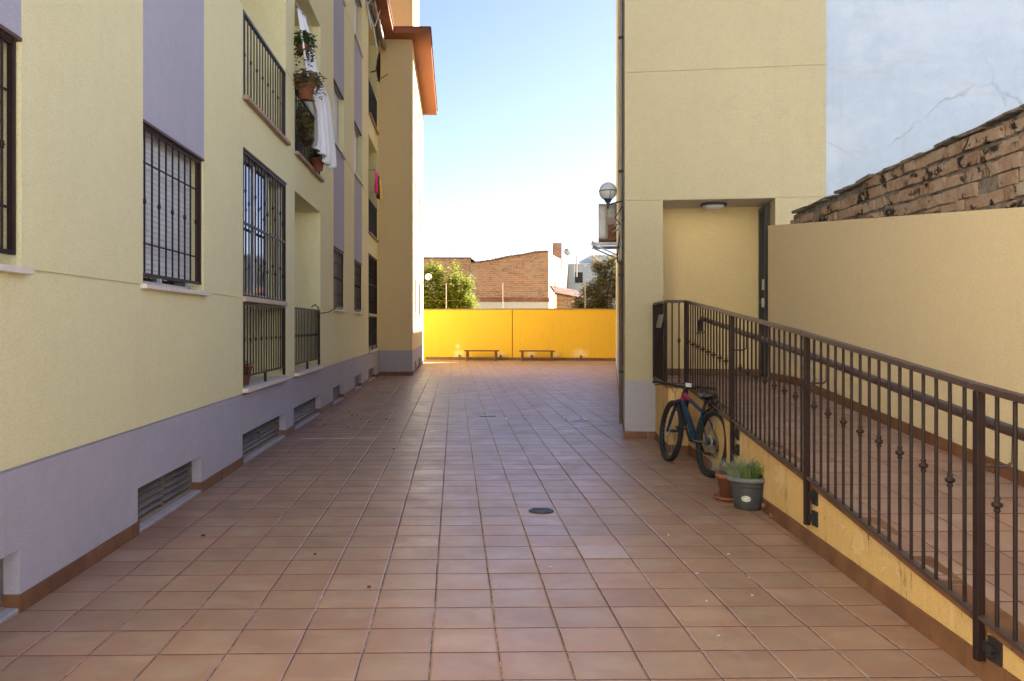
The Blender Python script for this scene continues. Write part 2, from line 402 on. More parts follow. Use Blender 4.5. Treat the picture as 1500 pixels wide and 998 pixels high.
# ------------------------------------------------------------------ relief walls
def relief(u_rng, v_rng, pt, regions, classify):
    """wall as a relief: cells of constant depth joined by reveals. regions: (u0,u1,v0,v1,depth) later wins"""
    us = {u_rng[0], u_rng[1]}; vs = {v_rng[0], v_rng[1]}
    for r in regions:
        for x in r[:2]:
            if u_rng[0] < x < u_rng[1]: us.add(x)
        for x in r[2:4]:
            if v_rng[0] < x < v_rng[1]: vs.add(x)
    for x in classify.cuts[0]:
        if u_rng[0] < x < u_rng[1]: us.add(x)
    for x in classify.cuts[1]:
        if v_rng[0] < x < v_rng[1]: vs.add(x)
    us = sorted(us); vs = sorted(vs)
    dep = {}; cls = {}
    for i in range(len(us)-1):
        for j in range(len(vs)-1):
            cu = (us[i]+us[i+1])/2; cv = (vs[j]+vs[j+1])/2; d = 0
            for r in regions:
                if r[0] < cu < r[1] and r[2] < cv < r[3]: d = max(d, r[4])
            dep[i, j] = d; cls[i, j] = classify(cu, cv)
    out = {}
    def mb(k): return out.setdefault(k, MB())
    for (i, j), d in dep.items():
        k = cls[i, j]; a, b, c, e = us[i], us[i+1], vs[j], vs[j+1]
        mb(k).face([pt(a, c, d), pt(b, c, d), pt(b, e, d), pt(a, e, d)])
        for (ii, jj, p1, p2) in ((i+1, j, (b, c), (b, e)), (i, j+1, (a, e), (b, e))):
            if (ii, jj) in dep and abs(dep[ii, jj]-d) > 1e-6:
                d2 = dep[ii, jj]; kk = k if d < d2 else cls[ii, jj]
                mb(kk).face([pt(*p1, d), pt(*p2, d), pt(*p2, d2), pt(*p1, d2)])
    return out

# ================================================================== ground
g = MB(); g.face([(-900, -900, -.03), (900, -900, -.03), (900, 900, -.03), (-900, 900, -.03)])
tag(g.build('ground', M['earth']), kind='structure')
g = MB(); g.face([(-2.60, -14, 0), (16, -14, 0), (16, 40.6, 0), (-2.60, 40.6, 0)])
tag(g.build('courtyard_paving', M['tile']), kind='structure')
g = MB(); g.face([(-30, -16, -.01), (30, -16, -.01), (30, -3.0, -.01), (-30, -3.0, -.01)]); g.v = [(x, y, z+.016) for x, y, z in g.v]
tag(g.build('bounce_pavement', M['white_render']), kind='structure')  # pale ground added behind the camera to bounce sun into the alley

# ================================================================== left apartment block
FX = -2.41; TOP = 10.7; FH = 3.34
apt = thing('apartment_building', (FX, 12, 0), 'long cream apartment block with mauve plinth, barred windows and brown eaves on the left', 'building')
Wn = [(-3.6, -2.0), (-.35, 1.25), (3.21, 4.81), (6.67, 8.28), (17.1, 18.72), (20.6, 22.3)]   # window columns (Y)
Lg = [(9.80, 12.28), (12.95, 15.42), (24.0, 26.65)]              # loggia columns
Vt = [(-.35, 1.25), (3.17, 4.79), (6.56, 8.19), (9.78, 12.25), (12.87, 15.42), (17.03, 18.65), (20.7, 22.22), (24.0, 26.05)]
regs = []
for f in range(3):
    for a, b in Wn: regs.append((a, b, 1.91+FH*f, 3.19+FH*f, .19))
    for k, (a, b) in enumerate(Lg):
        zt = min(3.62+FH*f, TOP-.12)
        regs.append((a, b, .86+FH*f, zt, 1.25))
for a, b in Vt: regs.append((a, b, .03, .35, .13))
for z in (1.90, 1.90+FH, 1.90+2*FH): regs.append((-5, 27.3, z-.009, z+.009, .012))
regs.append((-5, 27.3, .800, .815, .012))
panels = []
for f in range(3):
    for a, b in Wn: panels.append((a, b, 3.19+FH*f, min(5.25+FH*f, TOP)))
class Cl:
    cuts = ([x for p in panels for x in p[:2]], [.815]+[x for p in panels for x in p[2:]])
    def __call__(s, u, v):
        if v < .815: return 'plinth'
        for i, p in enumerate(panels):
            if p[0] < u < p[1] and p[2] < v < p[3]: return ('painted_panel', i)
        return 'wall'
for k, mb in relief((-5, 27.3), (0, TOP), lambda u, v, d: (FX-d, u, v), regs, Cl()).items():
    nm = k if isinstance(k, str) else k[0]
    mb.build(nm, M['mauve_dirty'] if nm == 'plinth' else M['mauve'] if nm == 'painted_panel' else M['cream'], apt)
# loggia flanks beyond relief handled by relief; body behind so no light leaks
b = MB(); b.b2((-12, -5, 0), (-3.72, 38, TOP-.02)); b.b2((-3.72, -5.0, 0), (FX-.02, -4.98, TOP-.02))
b.build('rear_body', M['cream'], apt)

# tower that steps forward at the far end
TX = -1.35; TY0 = 27.3; TY1 = 36.8
t_regs = []
for f in range(3):
    t_regs += [(29.2, 30.3, 1.95+FH*f, 3.2+FH*f, .16), (32.4, 34.0, 1.95+FH*f, 3.2+FH*f, .16)]
t_regs += [(28.9, 30.2, .05, .36, .12), (32.0, 34.0, .05, .36, .12)]
for z in (1.90, 5.24, 8.58): t_regs.append((TY0, TY1, z-.009, z+.009, .012))
tp = [(29.2, 30.3, 3.2+FH*f, min(5.28+FH*f, TOP)) for f in range(3)]
class Ct:
    cuts = ([x for p in tp for x in p[:2]], [.80]+[x for p in tp for x in p[2:]])
    def __call__(s, u, v):
        if v < .80: return 'plinth'
        for i, p in enumerate(tp):
            if p[0] < u < p[1] and p[2] < v < p[3]: return ('painted_panel', i)
        return 'wall'
for k, mb in relief((TY0, TY1), (0, TOP), lambda u, v, d: (TX-d, u, v), t_regs, Ct()).items():
    nm = k if isinstance(k, str) else k[0]
    mb.build(nm, M['mauve_dirty'] if nm == 'plinth' else M['mauve'] if nm == 'painted_panel' else M['gold'], apt)
class Ce:
    cuts = ([], [.80])
    def __call__(s, u, v): return 'plinth' if v < .80 else 'wall'
er = [(FX-1, TX, z-.009, z+.009, .012) for z in (1.90, 5.24, 8.58)]
for k, mb in relief((FX-.02, TX), (0, TOP), lambda u, v, d: (u, TY0+d, v), er, Ce()).items():
    mb.build(k, M['mauve_dirty'] if k == 'plinth' else M['gold'], apt)
b = MB(); b.face([(TX, TY1, 0), (FX-4, TY1, 0), (FX-4, TY1, TOP), (TX, TY1, TOP)]); b.build('wall', M['cream'], apt)

# skirting tiles (real tiles with joints)
def skirt_part(parent, *a, **k):
    mb = MB(); skirt_run(mb, *a, **k)
    if mb.f: mb.build('skirting', M['edging'], parent)
def skirt_run(mb, p0, p1, nrm, h=.10, th=.014, z0=0, z1=None, L=.33, gap=.006, first=0):
    p0 = V(p0); p1 = V(p1); d = p1-p0; n = d.length; y = d/n; s = first
    while s < n:
        e = min(s+L, n)
        if e-s > .02:
            zz = z0 if z1 is None else z0+(z1-z0)*((s+e)/2/n)
            sl = 0 if z1 is None else (z1-z0)/n
            a = p0+y*(s+gap/2); c = p0+y*(e-gap/2)
            j = random.uniform(-.0012, .0012)
            x = V(nrm)*(th/2+j)
            q0 = a+x+V((0, 0, z0+sl*(s+gap/2)+h/2)); q1 = c+x+V((0, 0, z0+sl*(e-gap/2)+h/2))
            mb.bar(q0, q1, th, h+random.uniform(-.002, .002))
        s = e
edges = [-5]+[x for v in Vt for x in v]+[27.3]
for i in range(0, len(edges), 2):
    skirt_part(apt, (FX, edges[i], 0), (FX, edges[i+1], 0), (1, 0, 0))
for a, c in Vt:
    skirt_part(apt, (FX-.125, c, 0), (FX+.012, c, 0), (0, -1, 0), L=.2)
skirt_part(apt, (FX, TY0, 0), (TX+.014, TY0, 0), (0, -1, 0), h=.12)
skirt_part(apt, (TX, TY0, 0), (TX, TY1, 0), (1, 0, 0), h=.12)
# vents: sloping sill + louvres
for a, c in Vt:
    s = MB(); n = 5
    for i in range(n):
        y0 = a+(c-a)*i/n+.003; y1 = a+(c-a)*(i+1)/n-.003
        s.face([(FX-.12, y0, .045), (FX+.01, y0, .012), (FX+.01, y1, .012), (FX-.12, y1, .045)])
    s.build('vent_sill', M['grate_sill'], apt)
    v = MB(); x = FX-.10
    v.b2((x-.012, a, .05), (x+.012, a+.03, .345)); v.b2((x-.012, c-.03, .05), (x+.012, c, .345))
    v.b2((x-.012, (a+c)/2-.018, .05), (x+.012, (a+c)/2+.018, .345))
    for k in range(5):
        z = .085+k*.058
        for (q0, q1) in ((a+.03, (a+c)/2-.018), ((a+c)/2+.018, c-.03)):
            v.face([(x-.02, q0, z+.028), (x+.016, q0, z), (x+.016, q1, z), (x-.02, q1, z+.028)]); v.face([(x+.016, q0, z), (x+.016, q1, z), (x+.016, q1, z-.010), (x+.016, q0, z-.010)])
    vb = v.build('vent_grille', M['louvre'], apt)
    k = MB(); k.face([(x-.026, a, .03), (x-.026, c, .03), (x-.026, c, .35), (x-.026, a, .35)]); k.build('backing', M['black'], vb)

def knuckle(mb, x, y, z, r=.014, mi=0):
    mb.lathe([(.006, -.026), (r, -.018), (r*.8, -.008), (r*1.35, 0), (r*.8, .008), (r, .018), (.006, .026)], (x, y, z), 8, mi)

def make_window(x, y0, y1, z0, z1, shutter=.86, grille=True, bars=9, far=False):
    """window in a reveal facing +x"""
    w = bpy.data.objects.new('window', None); C.objects.link(w); w.parent = apt
    w.location = V((x, (y0+y1)/2, z0))-apt.location
    f = MB(); xi = x-.165; fw = .045
    for (a, b_, c, d) in ((y0, y0+fw, z0, z1), (y1-fw, y1, z0, z1), (y0, y1, z0, z0+fw), (y0, y1, z1-fw, z1), ((y0+y1)/2-.025, (y0+y1)/2+.025, z0+fw, z1-fw)):
        f.b2((xi-.02, a, c), (xi+.03, b_, d))
    f.build('frame', M['alu'], w)
    gl = MB(); gl.face([(xi, y0, z0), (xi, y1, z0), (xi, y1, z1), (xi, y0, z1)]); gl.build('pane', M['glass'], w)
    if shutter:
        s = MB(); zb = z1-(z1-z0)*shutter; n = int((z1-zb)/.045)
        for k in range(n):
            za = z1-(k+1)*(z1-zb)/n; zt = z1-k*(z1-zb)/n
            s.face([(xi+.034, y0+.02, za), (xi+.034, y1-.02, za), (xi+.044, y1-.02, za+.010), (xi+.044, y0+.02, za+.010)])
            s.face([(xi+.044, y0+.02, za+.010), (xi+.044, y1-.02, za+.010), (xi+.044, y1-.02, zt-.004), (xi+.044, y0+.02, zt-.004)])
            s.face([(xi+.044, y0+.02, zt-.004), (xi+.044, y1-.02, zt-.004), (xi+.034, y1-.02, zt), (xi+.034, y0+.02, zt)])
        s.build('roller_shutter', M['shutter'], w)
    sl = MB(); sl.b2((x-.16, y0-.05, z0-.035), (x+.05, y1+.05, z0+.002)); sl.build('sill', M['sill'], w, bevel=.004)
    ln = MB(); ln.b2((x-.03, y0, z1-.022), (x+.006, y1, z1-.002)); ln.build('lintel_trim', M['trim'], w)
    if grille:
        gr = MB(); xg = x-.035
        gr.b2((xg-.016, y0+.01, z0+.07), (xg+.016, y0+.045, z1-.03)); gr.b2((xg-.016, y1-.055, z0+.07), (xg+.016, y1-.02, z1-.03))
        gr.b2((xg-.012, y0+.01, z0+.07), (xg+.012, y1-.02, z0+.095)); gr.b2((xg-.012, y0+.01, z1-.055), (xg+.012, y1-.02, z1-.03))
        for zz in (z0+.33, z1-.31): gr.b2((xg-.013, y0+.01, zz-.007), (xg-.004, y1-.02, zz+.007))
        for k in range(bars):
            yy = y0+.045+(y1-y0-.10)*(k+.5+.0)/bars
            gr.tube([(xg, yy, z0+.08), (xg, yy, z1-.04)], .0085, 6 if far else 8, smooth=True)
            if k % 2 == 0: knuckle(gr, xg, yy, (z0+z1)/2+.02)
        gr.build('grille', M['iron'], w)
for f in range(3):
    for i, (a, c) in enumerate(Wn):
        if f == 1 and i < 4 or f == 2 and i < 4: sh = .6
        else: sh = .93
        make_window(FX, a, c, 1.91+FH*f, 3.19+FH*f, shutter=0 if (i == 2 and f == 0) else sh, grille=(f == 0), far=(i > 3))
# tower windows
for f in range(3):
    for (a, c) in ((29.2, 30.3), (32.4, 34.0)):
        make_window(TX+.0, a, c, 1.95+FH*f, 3.2+FH*f, shutter=.8, grille=(f == 0), far=True)

def balustrade(y0, y1, z0, z1, x=FX-.02, n=None, foot=True, mat='iron', sp=.125):
    m = MB()
    m.b2((x-.02, y0+.01, z1-.035), (x+.02, y1-.01, z1)); m.b2((x-.012, y0+.01, z0), (x+.012, y1-.01, z0+.022))
    m.b2((x-.018, y1-.05, z0-.10), (x+.018, y1-.012, z1-.03)); m.b2((x-.018, y0+.012, z0-.10), (x+.018, y0+.045, z1-.03))
    if foot: m.b2((x-.015, (y0+y1)/2-.02, z0-.12), (x+.015, (y0+y1)/2+.02, z0+.005))
    k = n or int((y1-y0)/sp)
    for i in range(1, k):
        yy = y0+(y1-y0)*i/k
        m.tube([(x, yy, z0+.01), (x, yy, z1-.02)], .0085, 6)
        if i % 2: knuckle(m, x, yy, z0+(z1-z0)*.5)
    return m.build('balcony_railing', M[mat], apt)

for f in range(3):
    for k, (a, c) in enumerate(Lg):
        z = .86+FH*f
        s = MB(); s.b2((FX-1.2, a-.0, z-.03), (FX+.06, c, z+.012))
        s.b2((FX+.001, a-.03, z-.035), (FX+.065, c+.04, z+.010)); s.build('balcony_sill', M['sill_brown'] if f else M['sill'], apt)
        # inside: sliding glass door on the back wall
        d = MB(); xb = FX-1.22; yw0 = a+.25; yw1 = min(c-.5, a+1.9)
        for q in (yw0, (yw0+yw1)/2-.03, yw1-.06): d.b2((xb, q, z+.02), (xb+.05, q+.06, z+2.1))
        d.b2((xb, yw0, z+2.05), (xb+.05, yw1, z+2.11)); d.b2((xb, yw0, z+.012), (xb+.05, yw1, z+.07))
        db = d.build('balcony_door', M['alu'], apt)
        e = MB(); e.face([(xb+.02, yw0, z+.02), (xb+.02, yw1, z+.02), (xb+.02, yw1, z+2.1), (xb+.02, yw0, z+2.1)]); e.build('pane', M['glass'], db)
balustrade(9.80, 12.28, .99, 1.86, n=17)
balustrade(12.95, 15.42, .99, 1.87, n=18)
balustrade(24.0, 26.65, .99, 1.86, n=16, mat='iron_blk')
for f in (1, 2):
    z = .86+FH*f
    balustrade(9.80, 12.28, z+.04, z+1.0, n=16, foot=False, mat='iron_blk')
    balustrade(12.95, 15.42, z+.04, z+1.0, n=18, foot=False, mat='iron_blk')
    balustrade(24.0, 26.65, z+.04, z+1.0, n=18, foot=False, mat='iron_blk')
# glazed and barred upper part of the first and the last ground-floor balcony
for (a, c, gl_) in ((9.80, 12.28, True), (24.0, 26.65, False)):
    lg = MB(); lg.b2((FX-.14, a+.002, 1.865), (FX+.03, c-.002, 1.925)); lg.build('ledge', M['ledge'], apt, bevel=.006)
    gr = MB(); x = FX-.012; z0, z1 = 1.93, 3.60
    gr.b2((x-.014, a+.012, z0), (x+.014, a+.04, z1)); gr.b2((x-.014, c-.05, z0), (x+.014, c-.012, z1)); gr.b2((x-.012, a+.01, z1-.03), (x+.012, c-.01, z1))
    gr.b2((x-.012, a+.01, 2.76), (x+.012, c-.01, 2.785)); gr.b2((x-.012, a+.01, z0), (x+.012, c-.01, z0+.02))
    for i in range(1, 15):
        yy = a+(c-a)*i/15; gr.tube([(x, yy, z0), (x, yy, z1-.02)], .0085, 6)
        if i % 3 == 1: knuckle(gr, x, yy, 3.15); knuckle(gr, x, yy, 2.38)
        if i % 3 == 2: knuckle(gr, x, yy, 3.02); knuckle(gr, x, yy, 2.28)
    gr.build('grille', M['iron'], apt)
    fr = MB(); x = FX-.09
    for q in (a+.06, a+.82, a+1.60, c-.10): fr.b2((x-.02, q, 1.93), (x+.02, q+.05, 3.60))
    fr.b2((x-.02, a, 3.55), (x+.02, c, 3.61)); fr.b2((x-.02, a, 1.926), (x+.02, c, 1.975))
    fb = fr.build('window_frame', M['alu'], apt)
    pn = MB(); pn.face([(x, a+.05, 1.93), (x, a+1.62, 1.93), (x, a+1.62, 3.6), (x, a+.05, 3.6)]); pn.build('pane', M['glass'], fb)
    tr = MB(); tr.b2((FX-.03, a, 3.60), (FX+.014, c, 3.622)); tr.build('lintel_trim', M['trim'], apt)

# eaves: soffit + fascia, follows facade and wraps round the tower
def slab(mb, poly, z0, z1, mi_side=0, mi_bot=0):
    n = len(poly)
    mb.face([(x, y, z0) for x, y in poly][::-1], mi_bot); mb.face([(x, y, z1) for x, y in poly], mi_side)
    for i in range(n):
        (a, b_), (c, d) = poly[i], poly[(i+1) % n]
        mb.face([(a, b_, z0), (c, d, z0), (c, d, z1), (a, b_, z1)], mi_side)
ev = MB(); slab(ev, [(-12, -5.6), (FX+.50, -5.6), (FX+.50, TY0-.6), (TX+.58, TY0-.6), (TX+.58, TY1+.3), (-12, TY1+.3)], TOP, TOP+.17)
eo = ev.build('eaves', M['soffit'], apt)
gt = MB()
gt.b2((FX+.46, -5.6, TOP+.172), (FX+.53, TY0-.62, TOP+.21)); gt.b2((FX+.46, TY0-.62, TOP+.172), (TX+.60, TY0-.56, TOP+.21)); gt.b2((TX+.54, TY0-.56, TOP+.172), (TX+.62, TY1+.3, TOP+.21))
gt.build('roof_edge_tiles', M['edging'], eo)
rt = MB()
rt.b2((-7, 27.9, TOP+.17), (-1.36, 33, TOP+4.2)); rt.build('attic_wall', M['attic'], apt)
rc = MB(); rc.b2((-7.3, 27.6, TOP+4.2), (-1.0, 33.3, TOP+4.32)); rc.build('attic_eaves', M['soffit'], apt)

# ---- things on the left block
aw = thing('awning', (FX+.02, 25.3, 10.35), 'folded grey awning with scalloped edge hanging under the top left eaves', 'awning')
a = MB(); rows = []
for i in range(61):
    y = 23.3+(27.2-23.3)*i/60; s = .05*abs(math.sin(i*.9))+.012*random.random()
    rows.append([(FX+.03, y, 10.62), (FX+.16+.02*math.sin(i*1.7), y, 10.60), (FX+.24, y, 10.47+.02*math.sin(i*.8)), (FX+.22, y, 10.34-s*1.6), (FX+.12, y, 10.40-s)])
a.grid(rows); a.build('canopy_cloth', M['awning'], aw)
a = MB(); a.tube([(FX+.12, 23.2, 10.55), (FX+.12, 27.25, 10.55)], .045, 10); a.build('roller', M['alu'], aw)
for y in (21.6, 23.25):
    a = MB(); a.tube([(FX+.005, y, 10.3), (FX+.20, y, 9.75), (FX+.30, y+.1, 9.1)], .018, 8); a.tube([(FX+.25, y, 9.7), (FX+.30, y+1.0, 10.5)], .014, 8); a.build('folding_arm', M['alu'], aw)

ds = thing('satellite_dish', (FX+.0, 24.6, 9.0), 'dark round satellite dish beside the top floor balcony', 'satellite dish')
a = MB(); a.lathe([(.001, 0), (.18, .012), (.33, .045), (.44, .09), (.445, .10), (.43, .10), (.3, .05), (.001, .012)], (0, 0, 0), 28, axis='X')
rm = Matrix.Rotation(R(8), 3, 'Z')
a.v = [tuple(rm @ V(p)+V((FX+.16, 24.6, 9.0))) for p in a.v]; a.build('dish', M['black'], ds)
a = MB(); a.tube([(FX, 24.6, 8.85), (FX+.16, 24.6, 8.9), (FX+.16, 24.6, 9.0)], .02, 8); a.tube([(FX+.18, 24.6, 8.6), (FX+.5, 24.6, 8.8)], .012, 6)
a.build('mount', M['iron_blk'], ds)

# white sheet hanging over the first floor balcony
LE = [(-2.38, 12.98, 6.38), (-2.30, 12.86, 5.82), (-2.25, 12.95, 5.33), (-2.20, 13.45, 4.94), (-2.18, 13.35, 4.52), (-2.20, 13.30, 4.36)]
RE = [(-2.38, 13.63, 6.45), (-2.30, 13.82, 6.21), (-2.25, 14.11, 5.75), (-2.15, 14.57, 5.43), (-2.10, 14.85, 4.60), (-2.10, 14.86, 4.30)]
def lerp_path(P, t):
    k = t*(len(P)-1); i = min(int(k), len(P)-2); return V(P[i]).lerp(V(P[i+1]), k-i)
sm = MB(); rows = []
for i in range(33):
    t = i/32; a_, b_ = lerp_path(LE, t), lerp_path(RE, t); row = []
    for j in range(57):
        s = j/56; p = a_.lerp(b_, s)
        p.x += (.018+.035*t)*math.sin(s*34+1.3*math.sin(s*9+t*1.2))+.02*math.sin(s*11+2*t)
        if i == 32: p.z += .05*math.sin(s*7)+.03*math.sin(s*19)
        row.append(p)
    rows.append(row)
sm.grid(rows)
tag(sm.build('hanging_sheet', M['sheet']), 'long white pleated sheet hanging over the first floor balcony railing', 'sheet')
th = bpy.data.objects['hanging_sheet'].modifiers.new('s', 'SOLIDIFY'); th.thickness = .004
cr = MB(); cr.tube([(FX+.01, 12.95, 6.46), (FX+.05, 13.7, 6.50), (FX+.01, 15.42, 6.52)], .006, 6)
cr.build('sheet_cord', M['alu'], bpy.data.objects['hanging_sheet'])

def leaf(mb, p, d, L, w, mi=0, droop=.2):
    d = V(d).normalized(); u = V((0, 0, 1)) if abs(d.z) < .9 else V((1, 0, 0))
    s = d.cross(u).normalized()*w/2; p = V(p)
    m = p+d*L*.5+V((0, 0, -droop*L*.2)); e = p+d*L+V((0, 0, -droop*L))
    mb.face([p, m-s, e, m+s], mi, True)
def rdir(up=.3):
    a = random.uniform(0, 2*math.pi); return V((math.cos(a), math.sin(a), random.uniform(-.3, 1)+up))
def pot_prof(r0, r1, h, rim=.03, lip=.012):
    return [(.001, 0), (r0, 0), (r1-.004, h-rim), (r1+lip, h-rim), (r1+lip+.003, h), (r1-.005, h), (r1-.015, h-.035), (.001, h-.035)]
def pot_plant(name, c, r, h, label, potmat, lm, n, spread, hh, Ls, group=None, trailing=0):
    t = thing(name, c, label, 'potted plant', group)
    m = MB(); m.lathe(pot_prof(r*.72, r, h), c, 22); m.build('pot', potmat, t)
    m = MB(); m.lathe([(.001, h-.03), (r*.96, h-.032)], c, 16); m.build('soil', M['soil'], t)
    m = MB()
    for i in range(n):
        a = random.uniform(0, 6.28); q = math.sqrt(random.random())*spread
        p = V(c)+V((math.cos(a)*q, math.sin(a)*q, h+random.uniform(-.02, hh)*(1-.5*q/spread)))
        if trailing and random.random() < .4: p.z -= random.random()*trailing; 
        leaf(m, p, rdir(), random.uniform(.6, 1.2)*Ls, Ls*.5, 0, .35)
    m.build('foliage', lm, t); return t
pot_plant('potted_plant', (FX+.15, 13.05, 5.02), .13, .22, 'terracotta pot with a bushy trailing plant on the sheeted balcony', M['pot_terra'], M['leafR'], 900, .26, .26, .08, trailing=.18)
br = MB(); br.tube([(FX+.02, 13.05, 5.0), (FX+.30, 13.05, 5.0)], .008, 6); br.tube([(FX, 12.96, 5.01), (FX+.02, 13.05, 5.0)], .008, 6)
br.build('bracket', M['iron_blk'], bpy.data.objects['potted_plant'])
pot_plant('potted_plant', (FX+.12, 13.0, 5.70), .09, .13, 'small pot of bright green leaves highest above the sheeted balcony', M['pot_terra'], M['leafP'], 620, .17, .24, .085, trailing=.30)
pot_plant('potted_plant', (FX+.10, 14.45, 4.19), .12, .2, 'low terracotta pot at the foot of the hanging sheet', M['pot_terra'], M['leafP'], 160, .15, .22, .09)
pot_plant('potted_plant', (FX-.10, 13.5, 4.22), .13, .22, 'dark leafy plant behind the black first floor railing beside the sheet', M['pot_dark'], M['leafR'], 900, .30, .75, .12)
pot_plant('potted_plant', (FX-.16, 10.25, .885), .16, .24, 'terracotta pot standing behind the ground floor balcony bars', M['pot_terra'], M['leafP'], 90, .1, .06, .05)
# laundry
rl = thing('clothes_line', (FX, 24.3, 5.9), 'thin wire clothes line outside the far first floor balcony', 'clothes line')
m = MB(); m.tube([(FX+.19, 23.9, 5.95), (FX+.19, 26.4, 5.95)], .004, 6); m.build('wire', M['alu'], rl)
for y in (23.95, 26.35):
    m = MB(); m.bar((FX, y, 5.93), (FX+.20, y, 5.95), .012); m.build('arm', M['iron_blk'], rl)
def garment(y, w, h, mat, label, name, sleeve=True):
    m = MB(); rows = []
    for i in range(10):
        t = i/9; row = []
        for j in range(13):
            s = j/12-.5; ww = w*(1.35 if (sleeve and t < .3) else 1-.15*t)
            row.append((FX+.19+.03*math.sin(s*12+3*t)*t+.03*s, y+s*ww, 5.95-t*h))
        rows.append(row)
    m.grid(rows); o = m.build(name, M[mat]); tag(o, label, 'clothing')
    o.modifiers.new('s', 'SOLIDIFY').thickness = .006
garment(24.25, .45, .62, 'pink', 'bright pink shirt hanging on the clothes line', 'shirt')
garment(24.9, .42, .68, 'blackcloth', 'black garment between the pink and the yellow one on the line', 'trousers', False)
garment(25.5, .5, .62, 'yellowcloth', 'yellow shirt hanging on the clothes line', 'shirt')
hk = MB(); hk.tube([(FX-.02, 14.6, 1.90), (FX+.02, 14.7, 1.95), (FX+.03, 15.0, 1.90), (FX+.02, 15.1, 1.80), (FX+.16, 15.35, 1.83), (FX+.26, 15.5, 1.90)], .010, 6)
tag(hk.build('wire_hook', M['iron_blk']), 'bent wire hook sticking out from the open ground floor balcony railing', 'hook')
gl = thing('globe_lamp', (TX, 33.0, 3.35), 'white globe lamp on the far corner tower in front of the green tree', 'lamp')
m = MB(); m.sphere((TX+.34, 33, 3.46), .13, 20); m.build('globe', M['globe'], gl)
m = MB(); m.tube([(TX, 33, 3.25), (TX+.25, 33, 3.22), (TX+.34, 33, 3.30), (TX+.34, 33, 3.35)], .018, 8); m.build('arm', M['lamp_dark'], gl)

# ================================================================== right entrance block
O = V((2.34, 12.04, 0)); e1 = V((.9866, -.1637, 0)).normalized(); e2 = V((.1637, .9866, 0)).normalized(); e2s = V((.180, .9837, 0)).normalized()
HB = 16.8; OS = O+e1*.06
ent = thing('entrance_building', tuple(O), 'cream block with a recessed porch and mauve corner base on the right', 'building')
def ptR(u, v, d):
    p = O+e1*u+e2*d; return (p.x, p.y, v)
rr = [(.585, 2.10, .5, 3.345, .85)]
for z in (1.87, 3.345, 5.15, 8.5): rr.append((0, 2.78, z-.007, z+.007, .012))
rr.append((0, 2.78, .795, .81, .012))
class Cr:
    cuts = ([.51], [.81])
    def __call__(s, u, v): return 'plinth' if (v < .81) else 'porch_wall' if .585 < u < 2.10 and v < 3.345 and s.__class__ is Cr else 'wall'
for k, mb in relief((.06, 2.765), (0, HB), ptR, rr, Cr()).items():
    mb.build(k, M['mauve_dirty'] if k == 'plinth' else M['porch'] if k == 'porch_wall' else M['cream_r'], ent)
def ptS(u, v, d):
    p = OS+e2s*u+e1*d; return (p.x, p.y, v)
rr = [(0, 21.6, z-.007, z+.007, .012) for z in (1.87, 3.345, 5.15, 8.5)]
for f in range(3): rr += [(4+6*i, 5.6+6*i, 1.95+FH*f, 3.2+FH*f, .15) for i in range(3)]
class Cs(Cr): cuts = ([], [.81])
for k, mb in relief((0, 21.6), (0, HB), ptS, rr, Cs()).items():
    mb.build(k, M['mauve_dirty'] if k == 'plinth' else M['cream_r'], ent)
m = MB(); q = OS+e2s*21.6; q2 = q+e1*9; m.face([q, q2, q2+V((0, 0, HB)), q+V((0, 0, HB))])
p2 = O+e1*9+e2*.3; m.face([(q.x, q.y, HB), (q2.x, q2.y, HB), (O.x+e1.x*9, O.y+e1.y*9, HB), (OS.x, OS.y, HB)])
m.build('rear_wall', M['cream_r'], ent)
n_l = e1*-1
skirt_part(ent, O+e1*.05, O+e1*.50, -e2); skirt_part(ent, OS, OS+e2s*20, n_l)
# porch: ceiling strip, door leaf and reveal on the right side
m = MB(); a, b_, c, d = (ptR(.588, 3.342, .005), ptR(2.097, 3.342, .005), ptR(2.097, 3.342, .847), ptR(.588, 3.342, .847)); m.face([a, d, c, b_]); m.build('porch_ceiling', M['soffit_white'], ent)
dr = MB()
def rbox(mb, u0, u1, v0, v1, d0, d1, mi=0):
    c = O+e1*(u0+u1)/2+e2*(d0+d1)/2; c.z = (v0+v1)/2
    mb.box(c, (abs(u1-u0), abs(d1-d0), abs(v1-v0)), rot=Matrix((e1, e2, V((0, 0, 1)))).transposed(), mi=mi)
rbox(dr, 2.03, 2.096, .865, 3.30, .34, .40); rbox(dr, 2.03, 2.096, .865, 3.30, .78, .845); rbox(dr, 2.03, 2.096, 3.24, 3.30, .40, .78); rbox(dr, 2.03, 2.096, 1.9, 1.96, .40, .78)
rbox(dr, 2.03, 2.096, .865, .95, .40, .78)
for i in range(4): rbox(dr, 2.05, 2.065, .95, 3.24, .45+i*.09, .462+i*.09)
dob = dr.build('door', M['iron_blk'], ent)
m = MB(); rbox(m, 2.075, 2.09, .95, 3.24, .40, .78); m.build('pane', M['glass'], dob)
m = MB(); rbox(m, 2.0, 2.03, 1.85, 1.98, .42, .45); rbox(m, 2.01, 2.04, 2.1, 2.25, .43, .47); m.build('handle', M['chrome'], dob)
m = MB(); rbox(m, .586, .60, 2.05, 2.32, .12, .35); m.build('intercom_panel', M['alu'], ent)
m = MB(); rbox(m, .586, .598, 1.95, 2.02, .12, .3); m.build('switch_plate', M['black'], ent)
cl = thing('ceiling_lamp', tuple(O+e1*1.33+e2*.42+V((0, 0, 3.30))), 'round flat lamp on the porch ceiling of the entrance block', 'lamp')
pc = O+e1*1.33+e2*.42
m = MB(); m.lathe([(.001, 3.255), (.09, 3.262), (.145, 3.285), (.165, 3.315)], (pc.x, pc.y, 0), 26); m.build('diffuser', M['globe'], cl)
